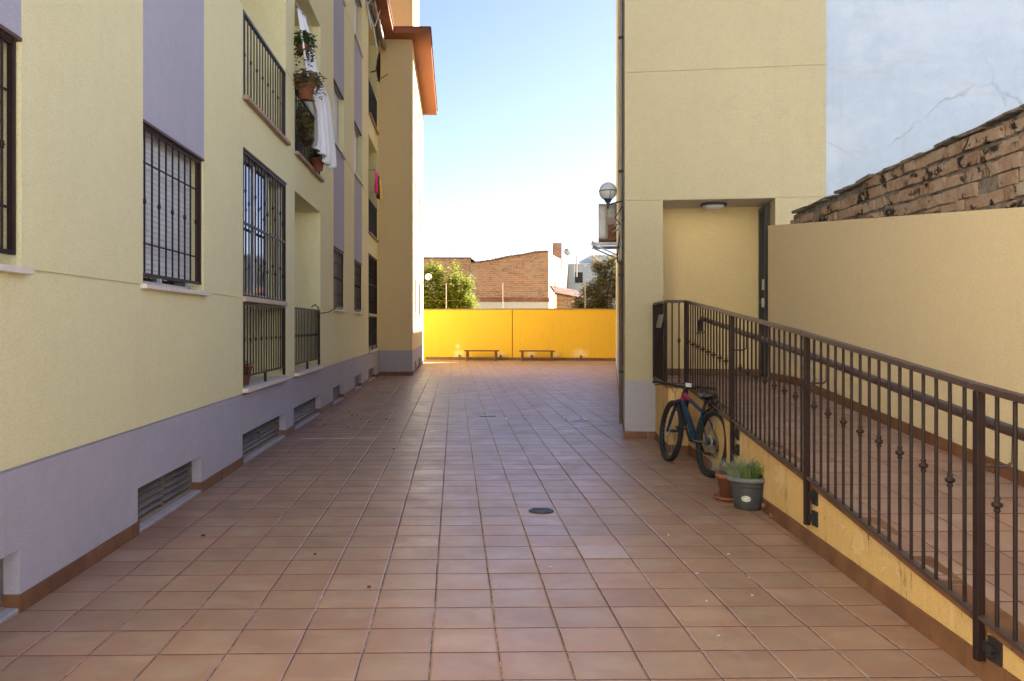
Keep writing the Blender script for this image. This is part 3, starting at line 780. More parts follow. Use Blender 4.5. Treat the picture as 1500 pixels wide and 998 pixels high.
m = MB(); m.lathe([(.165, 3.305), (.185, 3.305), (.185, 3.340), (.16, 3.340)], (pc.x, pc.y, 0), 26); m.build('rim', M['lamp_dark'], cl)
# downpipe, lamp and air conditioner on the side wall
def S(u, out, z): p = OS+e2s*u-e1*out; return V((p.x, p.y, z))
dp = thing('downpipe', tuple(S(.75, .05, 0)), 'thin brown downpipe along the corner of the entrance block', 'pipe')
m = MB(); m.tube([S(.75, .045, .12), S(.75, .045, 2.56)], .026, 12); m.build('pipe', M['pipe'], dp)
m = MB(); m.tube([S(.75, .045, 2.5), S(.75, .045, 16.6)], .014, 10); m.build('conduit', M['alu_grey'], dp)
for z in (.9, 2.35, 3.9, 5.9):
    m = MB(); m.lathe([(.032, -.02), (.036, -.015), (.036, .015), (.032, .02)], S(.75, .045, z), 12); m.tube([S(.75, 0, z), S(.75, .04, z)], .008, 6); m.build('clamp', M['lamp_dark'], dp)
cb = MB(); cb.tube([S(.55, .02, 13), S(.55, .02, 3.0)], .008, 6); cb.tube([S(.9, .03, 3.2), S(.8, .10, 2.65), S(.75, .10, 2.55), S(.72, .03, 2.5)], .010, 6); cb.tube([S(.6, .03, 3.35), S(.7, .13, 3.2), S(.8, .05, 3.1), S(1.2, .06, 3.15)], .008, 6)
cb.tube([S(.62, .02, 1.0), S(.62, .02, 3.3)], .007, 6)
tag(cb.build('cable', M['iron_blk']), 'dark cables running up the corner beside the downpipe', 'cable')
wl = thing('wall_lamp', tuple(S(.5, 0, 3.4)), 'white globe wall lamp with dark band above the air conditioner', 'lamp')
gc = S(.45, .235, 3.56)
m = MB(); m.sphere(gc, .13, 26); m.build('globe', M['globe'], wl)
m = MB()
m.lathe([(.131, -.008), (.135, -.006), (.135, .006), (.131, .008)], gc, 28)
m.lathe([(.03, -.17), (.045, -.155), (.05, -.135), (.07, -.115)], gc, 16)
for q in range(3):
    aa = q*2.1+.6; m.tube([gc+V((math.cos(aa)*.133*math.cos(t), math.sin(aa)*.133*math.cos(t), .133*math.sin(t))) for t in [0, -.4, -.8, -1.1]], .005, 6)
m.tube([gc+V((0, 0, -.15)), gc+V((0, 0, -.26))], [.028, .014], 10)
m.tube([gc+V((0, 0, -.20)), S(.5, .02, 3.42)], .012, 8)
m.build('bracket', M['lamp_dark'], wl)
ac = thing('air_conditioner', tuple(S(1.4, 0, 2.86)), 'weathered outdoor air conditioner unit on the side wall of the entrance block', 'air conditioner')
rotS = Matrix((e1, e2s, V((0, 0, 1)))).transposed()
m = MB(); c = S(1.65, .245, 3.21); m.box(c, (.28, .84, .56), rot=rotS)
m.build('casing', M['ac'], ac, bevel=.018)
m = MB(); m.box(S(1.225, .325, 3.2), (.10, .012, .48), rot=rotS); m.box(S(1.222, .185, 3.34), (.10, .02, .14), rot=rotS)
m.build('side_panel', M['alu_grey'], ac)
m = MB(); m.box(S(1.218, .18, 3.04), (.12, .02, .24), rot=rotS); m.box(S(1.65, .245, 2.925), (.28, .85, .03), rot=rotS)
m.build('rusty_cover', M['rust'], ac)
m = MB()
for u in (1.3, 2.0): m.bar(S(u, 0, 2.87), S(u, .50, 2.87), .04, .05); m.bar(S(u, 0, 2.65), S(u, .45, 2.85), .025)
m.bar(S(1.22, .47, 2.90), S(2.1, .47, 2.90), .03); m.build('bracket', M['alu_grey'], ac)
m = MB(); m.tube([S(1.2, .16, 3.12), S(1.0, .08, 3.14), S(.8, .03, 3.14)], .010, 8); m.tube([S(1.2, .16, 3.04), S(1.0, .08, 3.06), S(.8, .03, 3.06)], .013, 8); m.build('hose', M['alu'], ac)

# white neighbouring building to the right
nb = thing('neighbour_building', tuple(O+e1*2.8), 'tall windowless building with patchy bluish white wall behind the old brick wall', 'building')
m = MB(); A = O+e1*2.767+e2*.03; B = O+e1*26+e2*.03
H2 = 11.4
m.face([(A.x, A.y, 0), (B.x, B.y, 0), (B.x, B.y, H2), (A.x, A.y, H2)])
A2 = A+e2*9; B2 = B+e2*9
m.face([(B.x, B.y, 0), (B2.x, B2.y, 0), (B2.x, B2.y, H2), (B.x, B.y, H2)]); m.face([(A2.x, A2.y, 0), (B2.x, B2.y, 0), (B2.x, B2.y, H2), (A2.x, A2.y, H2)])
m.face([(A.x, A.y, 0), (A2.x, A2.y, 0), (A2.x, A2.y, H2), (A.x, A.y, H2)]); m.face([(A.x, A.y, H2), (B.x, B.y, H2), (B2.x, B2.y, H2), (A2.x, A2.y, H2)])
m.build('wall', M['white_wall'], nb)
# unseen block added east of the yard to keep the sun off it
m = MB(); m.b2((14.5, 24.5, 0), (24, 47, 14.0)); 
yb = thing('yard_shade_block', (16, 35, 0), 'unseen cream block added east of the far yard to shade it', 'building')
m.build('wall', M['cream'], yb)
m = MB()
for i in range(5):
    for f in range(4): m.b2((14.46, 26+i*4, 2+f*3.3), (14.52, 27.4+i*4, 3.4+f*3.3))
m.build('window', M['glass'], yb)

# unseen pale block added behind the viewpoint as a sun bounce
sb = thing('bounce_block', (0, -11, 0), 'unseen pale block added behind the viewpoint to bounce sunlight', 'building')
m = MB(); m.b2((-16, -21, 0), (26, -10, 11)); m.build('wall', M['white_render'], sb)
m = MB()
for i in range(8):
    for f in range(3): m.b2((-13+i*4.6, -10.02, 1.2+f*3.4), (-11.6+i*4.6, -9.96, 2.7+f*3.4))
m.build('window', M['glass'], sb)
# ================================================================== ramp
def zc(y):      # coping height along the ramp
    pts = [(-1.0, 0.0), (.6, .03), (3.83, .275), (6.15, .49), (8.33, .665), (10.55, .845)]
    if y <= pts[0][0]: return 0
    for (a, za), (b_, zb) in zip(pts, pts[1:]):
        if y <= b_: return za+(zb-za)*(y-a)/(b_-a)
    return .845
def xr(y): return 2.086+.0766*y          # outer face of the ramp wall
def xb_(y): return 3.614+.061*y          # face of the tan wall
ramp = thing('access_ramp', (2.6, 6, 0), 'tiled access ramp with peeling ochre side wall rising to the porch', 'ramp')
ys = [-1.0+i*(10.55+1.0)/44 for i in range(45)]
PA = (2.82, 11.97); PB = (2.67, 10.65); PC = (xr(10.55), 10.55)
m = MB()
m.grid([[(xr(y), y, 0) for y in ys], [(xr(y), y, max(zc(y)-.03, .0)) for y in ys]], smooth=False)
m.face([(*PC, 0), (*PB, 0), (*PB, .815), (*PC, .815)]); m.face([(*PB, 0), (*PA, 0), (*PA, .815), (*PB, .815)])
m.build('side_wall', M['ochre_peel'], ramp)
m = MB()
rows = [[(xr(y)+.03, y, zc(y)+.001) for y in ys], [(xb_(y)+.02, y, zc(y)+.001) for y in ys]]
m.grid(rows, smooth=False)
pD = O+e1*2.098+e2*.84; pE = O+e1*.588+e2*.84; pF = O+e1*.588
m.face([(xr(10.55)+.03, 10.55, .846), (xb_(10.55)+.02, 10.55, .846), (xb_(11.7), 11.7, .846), (pD.x, pD.y, .846), (pE.x, pE.y, .846), (pF.x, pF.y, .846), (*PA, .846), (PB[0]+.02, PB[1], .846)])
m.build('ramp_floor', M['tile_ramp'], ramp)
# coping tiles
m = MB()
def cop(p, q, zp, zq, inn):
    p = V((*p, 0)); q = V((*q, 0)); L = (q-p).length; y = (q-p)/L; inn = V((*inn, 0)); s = 0
    while s < L-.02:
        e = min(s+.33, L); a = p+y*(s+.003); c = p+y*(e-.003)
        za = zp+(zq-zp)*s/L; zb = zp+(zq-zp)*e/L
        m.bar(a+inn*.055+V((0, 0, za-.014)), c+inn*.055+V((0, 0, zb-.014)), .16, .028+random.uniform(0, .002)); s = e
for i in range(0, 44, 4): cop((xr(ys[i]), ys[i]), (xr(ys[min(i+4, 44)]), ys[min(i+4, 44)]), zc(ys[i]), zc(ys[min(i+4, 44)]), (1, 0))
cop(PC, PB, .845, .845, (0, 1)); cop(PB, PA, .845, .845, (1, 0)); m.build('coping', M['edging'], ramp)
skirt_part(ramp, (xr(-1), -1, 0), (xr(10.5), 10.5, 0), (-1, .0766, 0), h=.115, first=0)
skirt_part(ramp, (PB[0]-.01, PB[1]-.0, 0), (PC[0], PC[1], 0), (-.3, -1, 0), h=.10); skirt_part(ramp, PB+(0,), PA+(0,), (-1, 0, 0), h=.10)
m = MB()
for y, z in ((7.22, .06), (7.0, .022)): m.lathe([(.001, -.012), (.022, -.012), (.022, .012), (.001, .012)], (xr(y)-.016, y, z), 10, axis='X')
m.build('weep_hole', M['rust'], ramp)

# tan boundary wall along the ramp
tw = thing('boundary_wall', (4, 6, 0), 'smooth tan wall running along the right side of the ramp', 'wall')
def zt(y): return 2.90 - (11.0-y)*.0945+.0
m = MB(); yy = [-1+i*(11.75+1)/20 for i in range(21)]
m.grid([[(xb_(y), y, 0) for y in yy], [(xb_(y), y, zt(y)) for y in yy], [(xb_(y)+.22, y, zt(y)) for y in yy], [(xb_(y)+.22, y, 0) for y in yy]], smooth=False)
m.build('wall', M['tan'], tw)
m = MB()
for a_, b2_ in zip(yy[:-1], yy[1:]):
    pass
ya = -1.0
while ya < 11.6:
    yb2 = min(ya+.33, 11.68)
    m.bar((xb_(ya)-.007, ya+.003, zc(ya)+.052), (xb_(yb2)-.007, yb2-.003, zc(yb2)+.052), .014, .10); ya = yb2
m.build('skirting', M['edging'], tw)
# skirting inside porch
m = MB()
p0 = O+e1*.6+e2*.85; p1 = O+e1*2.09+e2*.85; skirt_run(m, p0, p1, -e2, z0=.846, h=.10)
m.build('porch_skirting', M['edging'], ent)
m = MB(); m.box((xb_(7.4)-.004, 7.4, 1.47), (.006, .03, .02)); m.build('chip_mark', M['stain'], tw)

# old brick wall above it (each brick modelled, one mesh)
bw = thing('brick_wall', (4.2, 6, 2.4), 'old rough red brick wall with crumbling top above the tan wall', 'wall')
m = MB(); tone = []
def ztop(y): return 2.985+(11.0-y)*.0245
def addb(c, s, **k):
    n0 = len(m.f); m.box(c, s, **k); tone.extend([random.random()]*(len(m.f)-n0))
rowh = .118; sl = -.0
for r in range(0, 9):
    z = 2.30+rowh*r; y = -1+(r % 2)*.14+random.uniform(0, .06)
    while y < 10.72:
        L = random.choice((.27, .28, .26, .13))
        zz = z + .012*math.sin(y*1.1+r)
        # upper course leans with the slope of the coping
        yc = y+L/2
        if zz+.05 < ztop(yc)+.02 and zz+.06 > zt(yc)-.12 and random.random() > .025:
            hh = min(rowh-.020, ztop(yc)-(zz-.05))
            b0_ = max(zz-.05, zt(yc)+.006); hh = min(zz-.05+hh, ztop(yc))-b0_; zz = b0_+.05
            if hh > .03:
                addb((xb_(yc)+.078+random.uniform(-.012, .012), yc, zz-.05+hh/2+.0), (.16, L-.022, hh), rot=Matrix.Rotation(R(-3.5)+random.uniform(-.02, .02), 3, 'Z') @ Matrix.Rotation(random.uniform(-.03, .03), 3, 'X'), jit=.007)
        y += L
bo = m.build('bricks', M['brick'], bw, bevel=.006)
at = bo.data.attributes.new('tone', 'FLOAT', 'FACE'); at.data.foreach_set('value', tone)
m = MB()
yq = [-1+i*.06 for i in range(197)]
rows = [[], [], [], []]
for y in yq:
    zt_ = ztop(y)-.015; j = .012*math.sin(y*9)+random.uniform(-.008, .008)
    rows[0].append((xb_(y)+.018+random.uniform(-.004, .004), y, zt(y)-.15)); rows[1].append((xb_(y)+.020+j*.3, y, zt_+j))
    rows[2].append((xb_(y)+.17, y, zt_+j)); rows[3].append((xb_(y)+.17, y, zt(y)-.15))
m.grid(rows, smooth=False); m.build('mortar', M['mortar'], bw)
m = MB(); y = -1
while y < 10.5:
    L = random.uniform(.10, .34); yc = y+L/2; h = random.uniform(.015, .032)
    m.box((xb_(yc)+.085+random.uniform(-.02, .012), yc, ztop(yc)+h/2-.006+random.uniform(-.004, .004)), (.22+random.uniform(-.015, .015), L+.02, h), rot=Matrix.Rotation(R(-3.5)+random.uniform(-.06, .06), 3, 'Z') @ Matrix.Rotation(random.uniform(-.06, .06), 3, 'X'), jit=.009)
    y += L
m.build('coping', M['mortar'], bw, bevel=.007)

# railing of the ramp
rl = thing('ramp_railing', (2.6, 6, .5), 'dark brown iron railing with knuckled balusters along the ramp', 'railing')
off = -.035
def RP(y, dz=0): return V((xr(y)+off, y, zc(y)+dz))
ysr = [-.3+i*(10.52+.3)/30 for i in range(31)]
cA = V((2.80, 11.93, .845)); cB = V((2.63, 10.64, .845)); cC = RP(10.52)
m = MB()
keys = [V((xr(y)+off, y, zc(y))) for y in (-.3, .6, 3.83, 6.15, 8.33, 10.52)]+[cB, cA]
for a_, b_ in zip(keys[:-1], keys[1:]): m.bar(a_+V((0, 0, 1.045)), b_+V((0, 0, 1.045)), .042, .034)
m.build('top_rail', M['iron_rail'], rl, bevel=.005)
m = MB()
for a_, b_ in zip(keys[:-1], keys[1:]): m.bar(a_+V((0, 0, .028)), b_+V((0, 0, .028)), .040, .018)
m.build('bottom_rail', M['iron_rail'], rl, bevel=.003)
posts = [1.48, 3.765, 6.05, 8.19, 10.50]
for y in posts:
    m = MB(); p = RP(y); zb = {1.48: .02, 3.765: .10, 6.05: .17, 8.19: .24, 10.50: .35}[y]
    m.b2((p.x-.0, y-.0275, zb), (p.x+.0, y+.0275, zb)) if False else None
    m.box((p.x-.006, y, (zb+p.z+1.03)/2), (.038, .038, p.z+1.03-zb))
    po = m.build('post', M['iron'], rl, bevel=.004)
    if y < 10:
        m = MB()
        for z in (zc(y)-.10, zc(y)-.25):
            if z > .05:
                m.box((xr(y-.07)-.008, y-.075, z), (.016, .085, .105)); m.tube([(xr(y)-.005, y-.075, z), (xr(y)-.045, y-.075, z)], .014, 8)
                m.box((xr(y)-.030, y-.045, z), (.018, .075, .05))
        m.build('wall_bracket', M['iron_blk'], po)
m = MB(); m.box(cA+V((0, -.0, .52)), (.05, .03, 1.03)); m.build('post', M['iron'], rl)
m = MB(); m.box(cB+V((0, 0, .52)), (.04, .04, 1.03)); m.build('post', M['iron'], rl)
bal = MB(); bal.tube([(0, 0, .03), (0, 0, 1.03)], .0092, 8); bal0 = None
bal.box((0, 0, .06), (.013, .013, .02))
kb = MB(); kb.tube([(0, 0, .03), (0, 0, 1.03)], .0092, 8)
kb.lathe([(.008, -.035), (.015, -.028), (.011, -.020), (.012, -.012), (.0225, -.007), (.0225, .007), (.012, .012), (.011, .020), (.015, .028), (.008, .035)], (0, 0, .56), 10)
b0 = bal.build('baluster', M['iron'], rl, local=True); b1 = kb.build('baluster', M['iron'], rl, local=True)
def put(src, p, first):
    o = src if first else src.copy()
    if not first: C.objects.link(o)
    o.parent = rl; o.location = p-rl.location
used = [True, True]; cnt = 0
spans = list(zip(posts[:-1], posts[1:]))
for a_, b_ in spans:
    n = 17 if b_-a_ > 2.25 else 16
    for i in range(1, n):
        y = a_+(b_-a_)*i/n; k = (i % 2 == 0)
        put(b1 if k else b0, RP(y), used[1 if k else 0]); used[1 if k else 0] = False
for i in range(1, 3):
    put((b0, b1)[i % 2], cC.lerp(cB, i/3), False)
for i in range(1, 9):
    put((b0, b1)[i % 2], cB.lerp(cA, i/9), False)
m = MB(); p = cB+V((-.035, .12, .80)); m.box(p, (.012, .26, .17), rot=Matrix.Rotation(R(12), 3, 'Y')); m.build('plate', M['iron_blk'], rl)
# round handrail on the inside
m = MB()
hp = [V((xr(y)+off+.115, y, zc(y)+.86)) for y in (10.2, 10.15, 8.33, 6.15, 3.83, .8)]; hp[0].z -= .16
hp = [hp[0], V((hp[1].x, 10.2, hp[1].z-.03)), V((hp[1].x, 10.12, hp[1].z))]+hp[2:]
m.tube(hp, .026, 14); m.build('handrail', M['iron_rail'], rl)
for y in posts[1:]:
    y = min(y, 10.0) if y > 10 else y
    m = MB(); p = RP(y); zz = p.z+.70
    m.tube([(p.x, y, zz), (p.x+.085, y-.05, zz), (p.x+.112, y-.055, zz+.02), (p.x+.115, y-.055, zz+.135)], .008, 8)
    m.build('handrail_bracket', M['iron_rail'], rl)

# ================================================================== bicycle
bk = thing('bicycle', (0, 0, 0), 'blue and magenta mountain bike leaning on the ramp wall', 'bicycle')
rF = .355; WB = 1.10
def ring(R_, r, n=56, k=10, c=(0, 0, 0)):
    m_ = MB(); m_.tube([(c[0]+R_*math.cos(2*math.pi*i/n), c[1], c[2]+R_*math.sin(2*math.pi*i/n)) for i in range(n)], r, k, closed=True); return m_
def wheel(cx, steer=0, rear=False):
    w = bpy.data.objects.new('wheel', None); C.objects.link(w); w.parent = bk; w.location = (cx, 0, rF); w.rotation_euler = (0, 0, steer)
    m_ = ring(.327, .030)
    n = 84
    for i in range(n):
        a = 2*math.pi*i/n
        for s, o_ in ((-.020, .5), (0, 0), (.020, .5)):
            aa = a+o_*math.pi/n; rr_ = .355 if s == 0 else .350
            m_.box((rr_*math.cos(aa), s, rr_*math.sin(aa)), (.010, .010, .013), rot=Matrix.Rotation(-aa, 3, 'Y'))
    m_.build('tyre', M['rubber'], w, local=True)
    m_ = MB(); n = 56; rows = []
    for (r_, y) in ((.303, -.012), (.288, -.010), (.285, 0), (.288, .010), (.303, .012), (.303, -.012)):
        rows.append([(r_*math.cos(2*math.pi*i/n), y, r_*math.sin(2*math.pi*i/n)) for i in range(n)])
    m_.grid(rows, closed=True); m_.build('rim', M['black'], w, local=True)
    m_ = MB(); n = 28
    for i in range(n):
        a = 2*math.pi*i/n; s = .028 if i % 2 else -.028; t = a+(.5 if (i//2) % 2 else -.5)
        m_.tube([(.025*math.cos(t), s, .025*math.sin(t)), (.287*math.cos(a), 0, .287*math.sin(a))], .0013, 4, caps=False)
    m_.build('spokes', M['chrome'], w, local=True)
    m_ = MB(); m_.lathe([(.001, -.06), (.012, -.06), (.014, -.035), (.026, -.030), (.018, -.02), (.018, .02), (.026, .030), (.014, .035), (.012, .06), (.001, .06)], n=16, axis='Y'); m_.build('hub', M['black'], w, local=True)
    m_ = MB(); m_.lathe([(.03, .040), (.082, .040), (.082, .043), (.03, .043), (.03, .040)], n=28, axis='Y'); m_.build('brake_disc', M['chrome'], w, local=True)
    if rear:
        m_ = MB()
        for k, r_ in enumerate((.062, .054, .047, .041, .035, .029)):
            y = -.020-k*.006; m_.lathe([(.01, y), (r_, y), (r_, y-.003), (.01, y-.003)], n=26, axis='Y', smooth=False)
        m_.build('cassette', M['chrome'], w, local=True)
    return w
steer = R(-4)
wheel(0, rear=True); fw = wheel(WB, steer)
BBp = V((.435, 0, .325)); HT0 = V((.885, 0, .71)); HT1 = V((.858, 0, .825)); ST = V((.268, 0, .785)); RH = V((0, 0, rF)); ST2 = V((.315, 0, .64))
m = MB()
m.tube([BBp, BBp.lerp(HT0, .5)+V((0, 0, .012)), HT0+V((0, 0, .012))], [.034, .038, .034], 12)
m.tube([BBp+V((0, 0, 0)), ST2, ST2+V((-.012, 0, .05))], .020, 12)
m.tube([HT0+(HT0-HT1)*.12, HT1], .028, 12); m.lathe([(.001, -.038), (.024, -.038), (.024, .038), (.001, .038)], BBp, 14, axis='Y')
for s in (-1, 1):
    m.tube([BBp+V((-.03, s*.025, 0)), V((.30, s*.055, .335)), V((.0, s*.062, rF))], [.014, .012, .010], 8)
    m.tube([ST2+V((-.01, s*.02, .0)), V((.2, s*.05, .555)), V((0, s*.062, rF))], [.011, .010, .009], 8)
    m.box((0, s*.062, rF), (.045, .008, .06))
m.build('frame', M['bike_blue'], bk, local=True)
m = MB(); m.tube([ST2+V((0, 0, .01)), ST2.lerp(HT1, .5)+V((0, 0, -.005)), HT1+V((.005, 0, -.025))], [.019, .021, .026], 12)
m.build('top_tube', M['bike_blue'], bk, local=True)
m = MB(); q0 = ST2.lerp(HT1, .62)+V((0, 0, -.003)); m.tube([q0, HT1+V((.004, 0, -.024))], [.0235, .0275], 12, caps=False); m.tube([HT0+(HT1-HT0)*.1, HT0+(HT1-HT0)*.55], .0295, 12, caps=False)
m.build('frame_decal', M['bike_pink'], bk, local=True)
m = MB(); m.tube([BBp.lerp(HT0, .2)+V((0, .033, .01)), BBp.lerp(HT0, .26)+V((0, .034, .012))], .006, 6); m.tube([BBp.lerp(HT0, .33)+V((0, .034, .015)), BBp.lerp(HT0, .37)+V((0, .035, .015))], .006, 6)
m.build('bottle_bolts', M['chrome'], bk, local=True)
# fork, stem, bars turn together
fk = bpy.data.objects.new('fork', None); C.objects.link(fk); fk.parent = bk; fk.location = HT0; fk.rotation_euler = (0, 0, steer)
m = MB(); FA = V((WB, 0, rF))-HT0
m.tube([(0, -.075, .0), (0, 0, .02), (0, .075, .0)], [.02, .026, .02], 10)
for s in (-1, 1):
    m.tube([(0.005, s*.068, -.01), V((0, s*.066, 0)).lerp(V((FA.x, s*.066, FA.z)), .45)], .015, 10)
m.build('fork_crown', M['black'], fk, local=True)
m = MB()
for s in (-1, 1): m.tube([V((0.005, s*.066, 0)).lerp(V((FA.x, s*.066, FA.z)), .35), V((FA.x, s*.060, FA.z))], [.021, .017], 10)
m.tube([(.06+.03, -.066, -.14), (.13, 0, -.08), (.09, .066, -.14)], .012, 8)
m.build('fork_legs', M['bike_blue'], fk, local=True)
m = MB(); m.tube([(-.027, 0, .115), (-.038, 0, .165)], .018, 10); m.tube([(-.034, 0, .155), (.03, 0, .175)], .018, 10); m.build('stem', M['black'], fk, local=True)
m = MB(); m.tube([(.0, -.37, .195), (.015, -.2, .20), (.03, -.07, .175), (.03, .07, .175), (.015, .2, .20), (.0, .37, .195)], .014, 10); hb = m.build('handlebar', M['black'], fk, local=True)
for s in (-1, 1):
    m = MB(); m.tube([(.008, s*.25, .198), (0, s*.372, .195)], .0175, 10); m.build('grip', M['rubber'], hb, local=True)
    m = MB(); m.tube([(.02, s*.2, .195), (.055, s*.22, .185), (.07, s*.30, .165), (.065, s*.33, .16)], .006, 6); m.box((.03, s*.19, .19), (.04, .03, .03)); m.build('brake_lever', M['black'], hb, local=True)
m = MB(); m.box((.035, -.06, .205), (.05, .06, .045)); m.build('light', M['globe'], hb, local=True)
m = MB()
m.tube([(.05, .18, .19), (.12, .06, .10), (.09, .03, -.02), (.06, .07, -.10)], .003, 6); m.tube([(.05, -.18, .19), (.13, -.05, .11), (.06, -.03, -.02), (-.02, -.03, -.08)], .003, 6)
m.build('brake_cable', M['black'], hb, local=True)
m = MB(); m.tube([ST2, ST+V((0, 0, .03))], .0155, 10); m.build('seatpost', M['black'], bk, local=True)
m = MB(); rows = []
for i in range(15):
    t = i/14; x = -.14+.29*t; wd = .088*(1-t)**.8+.024 if t > .15 else .094*math.sqrt(max(0, 1-((.15-t)/.15)**2))*1+.002
    zt2 = .055+.012*math.cos(t*5); row = []
    for j in range(14):
        a = 2*math.pi*j/14; row.append((ST.x+x, wd*math.cos(a)*(1.0), ST.z+zt2+.028*math.sin(a)*(1 if math.sin(a) > 0 else 1.3)-(.10*max(0, abs(math.cos(a))-.6)*wd/.08*.5)))
    rows.append(row)
m.grid(rows, closed=True, flip=True); m.face(rows[0]); m.face(rows[-1][::-1])
for s in (-1, 1): m.tube([(ST.x-.08, s*.02, ST.z+.035), (ST.x+.08, s*.02, ST.z+.035)], .004, 6)
m.build('saddle', M['black'], bk, local=True)
m = MB(); m.tube([(ST.x-.10, 0, ST.z+.03), (ST.x-.14, 0, ST.z-.02)], .014, 8); m.tube([ST2+V((-.01, 0, .0)), (.13, 0, .72), (-.03, 0, .80)], [.010, .014, .012], 8)
rows = []
for i in range(10):
    a = R(62+i*6); r_ = .41+.003*i
    rows.append([(r_*math.cos(a)+.0-.02, s*.035, rF+r_*math.sin(a)+.012*(1-abs(s))) for s in (-1, -.5, 0, .5, 1)])
m.grid(rows[::-1]); m.build('mudguard', M['black'], bk, local=True)
# cranks: left arm forward and up, right arm back and down
m = MB(); ca = R(128)
cv = V((-math.cos(ca)*0, 0, 0)); L1 = BBp+V((.125, .065, .115)); R1 = BBp+V((-.125, -.065, -.115))
m.tube([BBp+V((0, -.06, 0)), BBp+V((0, .055, 0))], .014, 10)
m.tube([BBp+V((0, .055, 0)), L1], [.016, .012], 8); m.tube([BBp+V((0, -.055, 0)), R1], [.016, .012], 8)
m.lathe([(.06, -.046), (.088, -.046), (.088, -.050), (.06, -.050), (.06, -.046)], BBp, 32, axis='Y')
for q in range(5): a = q*1.257; m.tube([BBp+V((0, -.048, 0)), BBp+V((.07*math.cos(a), -.048, .07*math.sin(a)))], .007, 6)
ck = m.build('crankset', M['black'], bk, local=True)
for p, s in ((L1, 1), (R1, -1)):
    m = MB(); c = p+V((0, s*.055, 0)); m.box(c+V((.045, 0, 0)), (.014, .09, .022)); m.box(c+V((-.045, 0, 0)), (.014, .09, .022)); m.box(c+V((0, .038, 0)), (.09, .014, .022)); m.box(c+V((0, -.038, 0)), (.09, .014, .022)); m.tube([p, c+V((0, s*.04, 0))], .009, 8)
    m.build('pedal', M['black'], ck, local=True)
m = MB(); jz = V((-.01, -.04, rF-.075)); jl = V((.02, -.04, rF-.135))
m.tube([BBp+V((0, -.048, .088)), V((0, -.035, rF+.05))], .0035, 5); m.tube([BBp+V((0, -.048, -.088)), jl+V((.02, 0, -.018))], .0035, 5)
m.tube([jl+V((-.02, 0, .0)), jz+V((.02, 0, 0)), V((.045, -.035, rF+.0))], .0035, 5); m.build('chain', M['chrome'], bk, local=True)
m = MB(); m.tube([V((0, -.07, rF)), V((-.015, -.075, rF-.05)), jz, jl], .010, 8)
for c in (jz, jl): m.lathe([(.001, -.004), (.022, -.004), (.022, .004), (.001, .004)], c, 14, axis='Y')
m.build('derailleur', M['black'], bk, local=True)
# place: rear contact and front contact on the paving
rc_ = V((2.665, 8.93, 0)); fc_ = V((2.52, 9.92, 0)); hd = math.atan2(fc_.y-rc_.y, fc_.x-rc_.x)
bk.location = rc_; bk.rotation_euler = (R(7), 0, hd); bk.rotation_mode = 'XYZ'

# ================================================================== pots by the ramp
pc = (2.555, 7.40, 0)
pd = thing('potted_plant', pc, 'dark grey ribbed plastic pot with grey rim and green herbs beside the ramp', 'potted plant')
m = MB(); m.lathe([(.001, .004), (.115, .004), (.120, .012), (.146, .19), (.146, .195), (.150, .20), (.156, .245), (.150, .247)], pc, 40); m.build('pot', M['pot_dark'], pd)
m = MB(); m.lathe([(.150, .242), (.178, .244), (.184, .252), (.184, .276), (.176, .284), (.160, .284), (.152, .265), (.150, .245)], pc, 40); m.build('rim', M['pot_rim'], pd)
m = MB(); m.lathe([(.001, .262), (.155, .258)], pc, 20); m.build('soil', M['soil'], pd)
m = MB(); rows = []
for i in range(9):
    b_ = (i/8-.5)*2; row = []
    for j in range(13):
        a = (j/12-.5)*2; aa = R(-90-27)+a*.30*math.sqrt(max(0, 1-b_*b_)); z = .105+b_*.028; r_ = .120+(z-.012)*.146+.0035
        row.append((pc[0]+r_*math.cos(aa), pc[1]+r_*math.sin(aa), z))
    rows.append(row)
m.grid(rows); m.build('sticker', M['label'], pd)
def blades(mb, c, r, n, hmin, hmax, w, mi=0, lean=.5, curve=.4):
    for i in range(n):
        a = random.uniform(0, 6.283); q = math.sqrt(random.random())*r; p = V(c)+V((math.cos(a)*q, math.sin(a)*q, 0))
        h = random.uniform(hmin, hmax)*(1-.35*q/r); a2 = a+random.uniform(-.8, .8); l = lean*random.random()*h
        d = V((math.cos(a2), math.sin(a2), 0)); s = V((-d.y, d.x, 0)).normalized(); t = random.uniform(0, 3.14); s = s*math.cos(t)+d*math.sin(t)*.8; s = s*w*random.uniform(.6, 1.2)
        pts = [p, p+d*l*.35+V((0, 0, h*.5)), p+d*l*(.8+curve*.3)+V((0, 0, h*.85)), p+d*l*(1+curve)+V((0, 0, h))]
        mb.face([pts[0]-s, pts[0]+s, pts[1]+s*.9, pts[1]-s*.9], mi, True); mb.face([pts[1]-s*.9, pts[1]+s*.9, pts[2]+s*.5, pts[2]-s*.5], mi, True); mb.face([pts[2]-s*.5, pts[2]+s*.5, pts[3]], mi, True)
m = MB(); blades(m, (pc[0]-.05, pc[1], .26), .10, 380, .10, .24, .0045, 0, .9); blades(m, (pc[0]-.02, pc[1]-.06, .26), .08, 220, .08, .19, .0055, 1, .8)
for i in range(46):
    a = random.uniform(0, 6.28); q = random.random()*.045; c = V((pc[0]+.105+q*math.cos(a), pc[1]-.05+q*math.sin(a), .265+random.random()*.02))
    for k in range(6): leaf(m, c, rdir(.2), .035, .014, 2, 0)
m.build('foliage', [M['leafLav'], M['leafG'], M['leafS']], pd)
m = MB(); m.tube([(pc[0]+.06, pc[1]+.03, .27), (pc[0]+.062, pc[1]+.03, .33), (pc[0]+.06, pc[1]+.03, .385)], [.012, .014, .007], 8); m.build('cactus', M['leafS'], pd)
pc2 = (2.50, 7.76, 0)
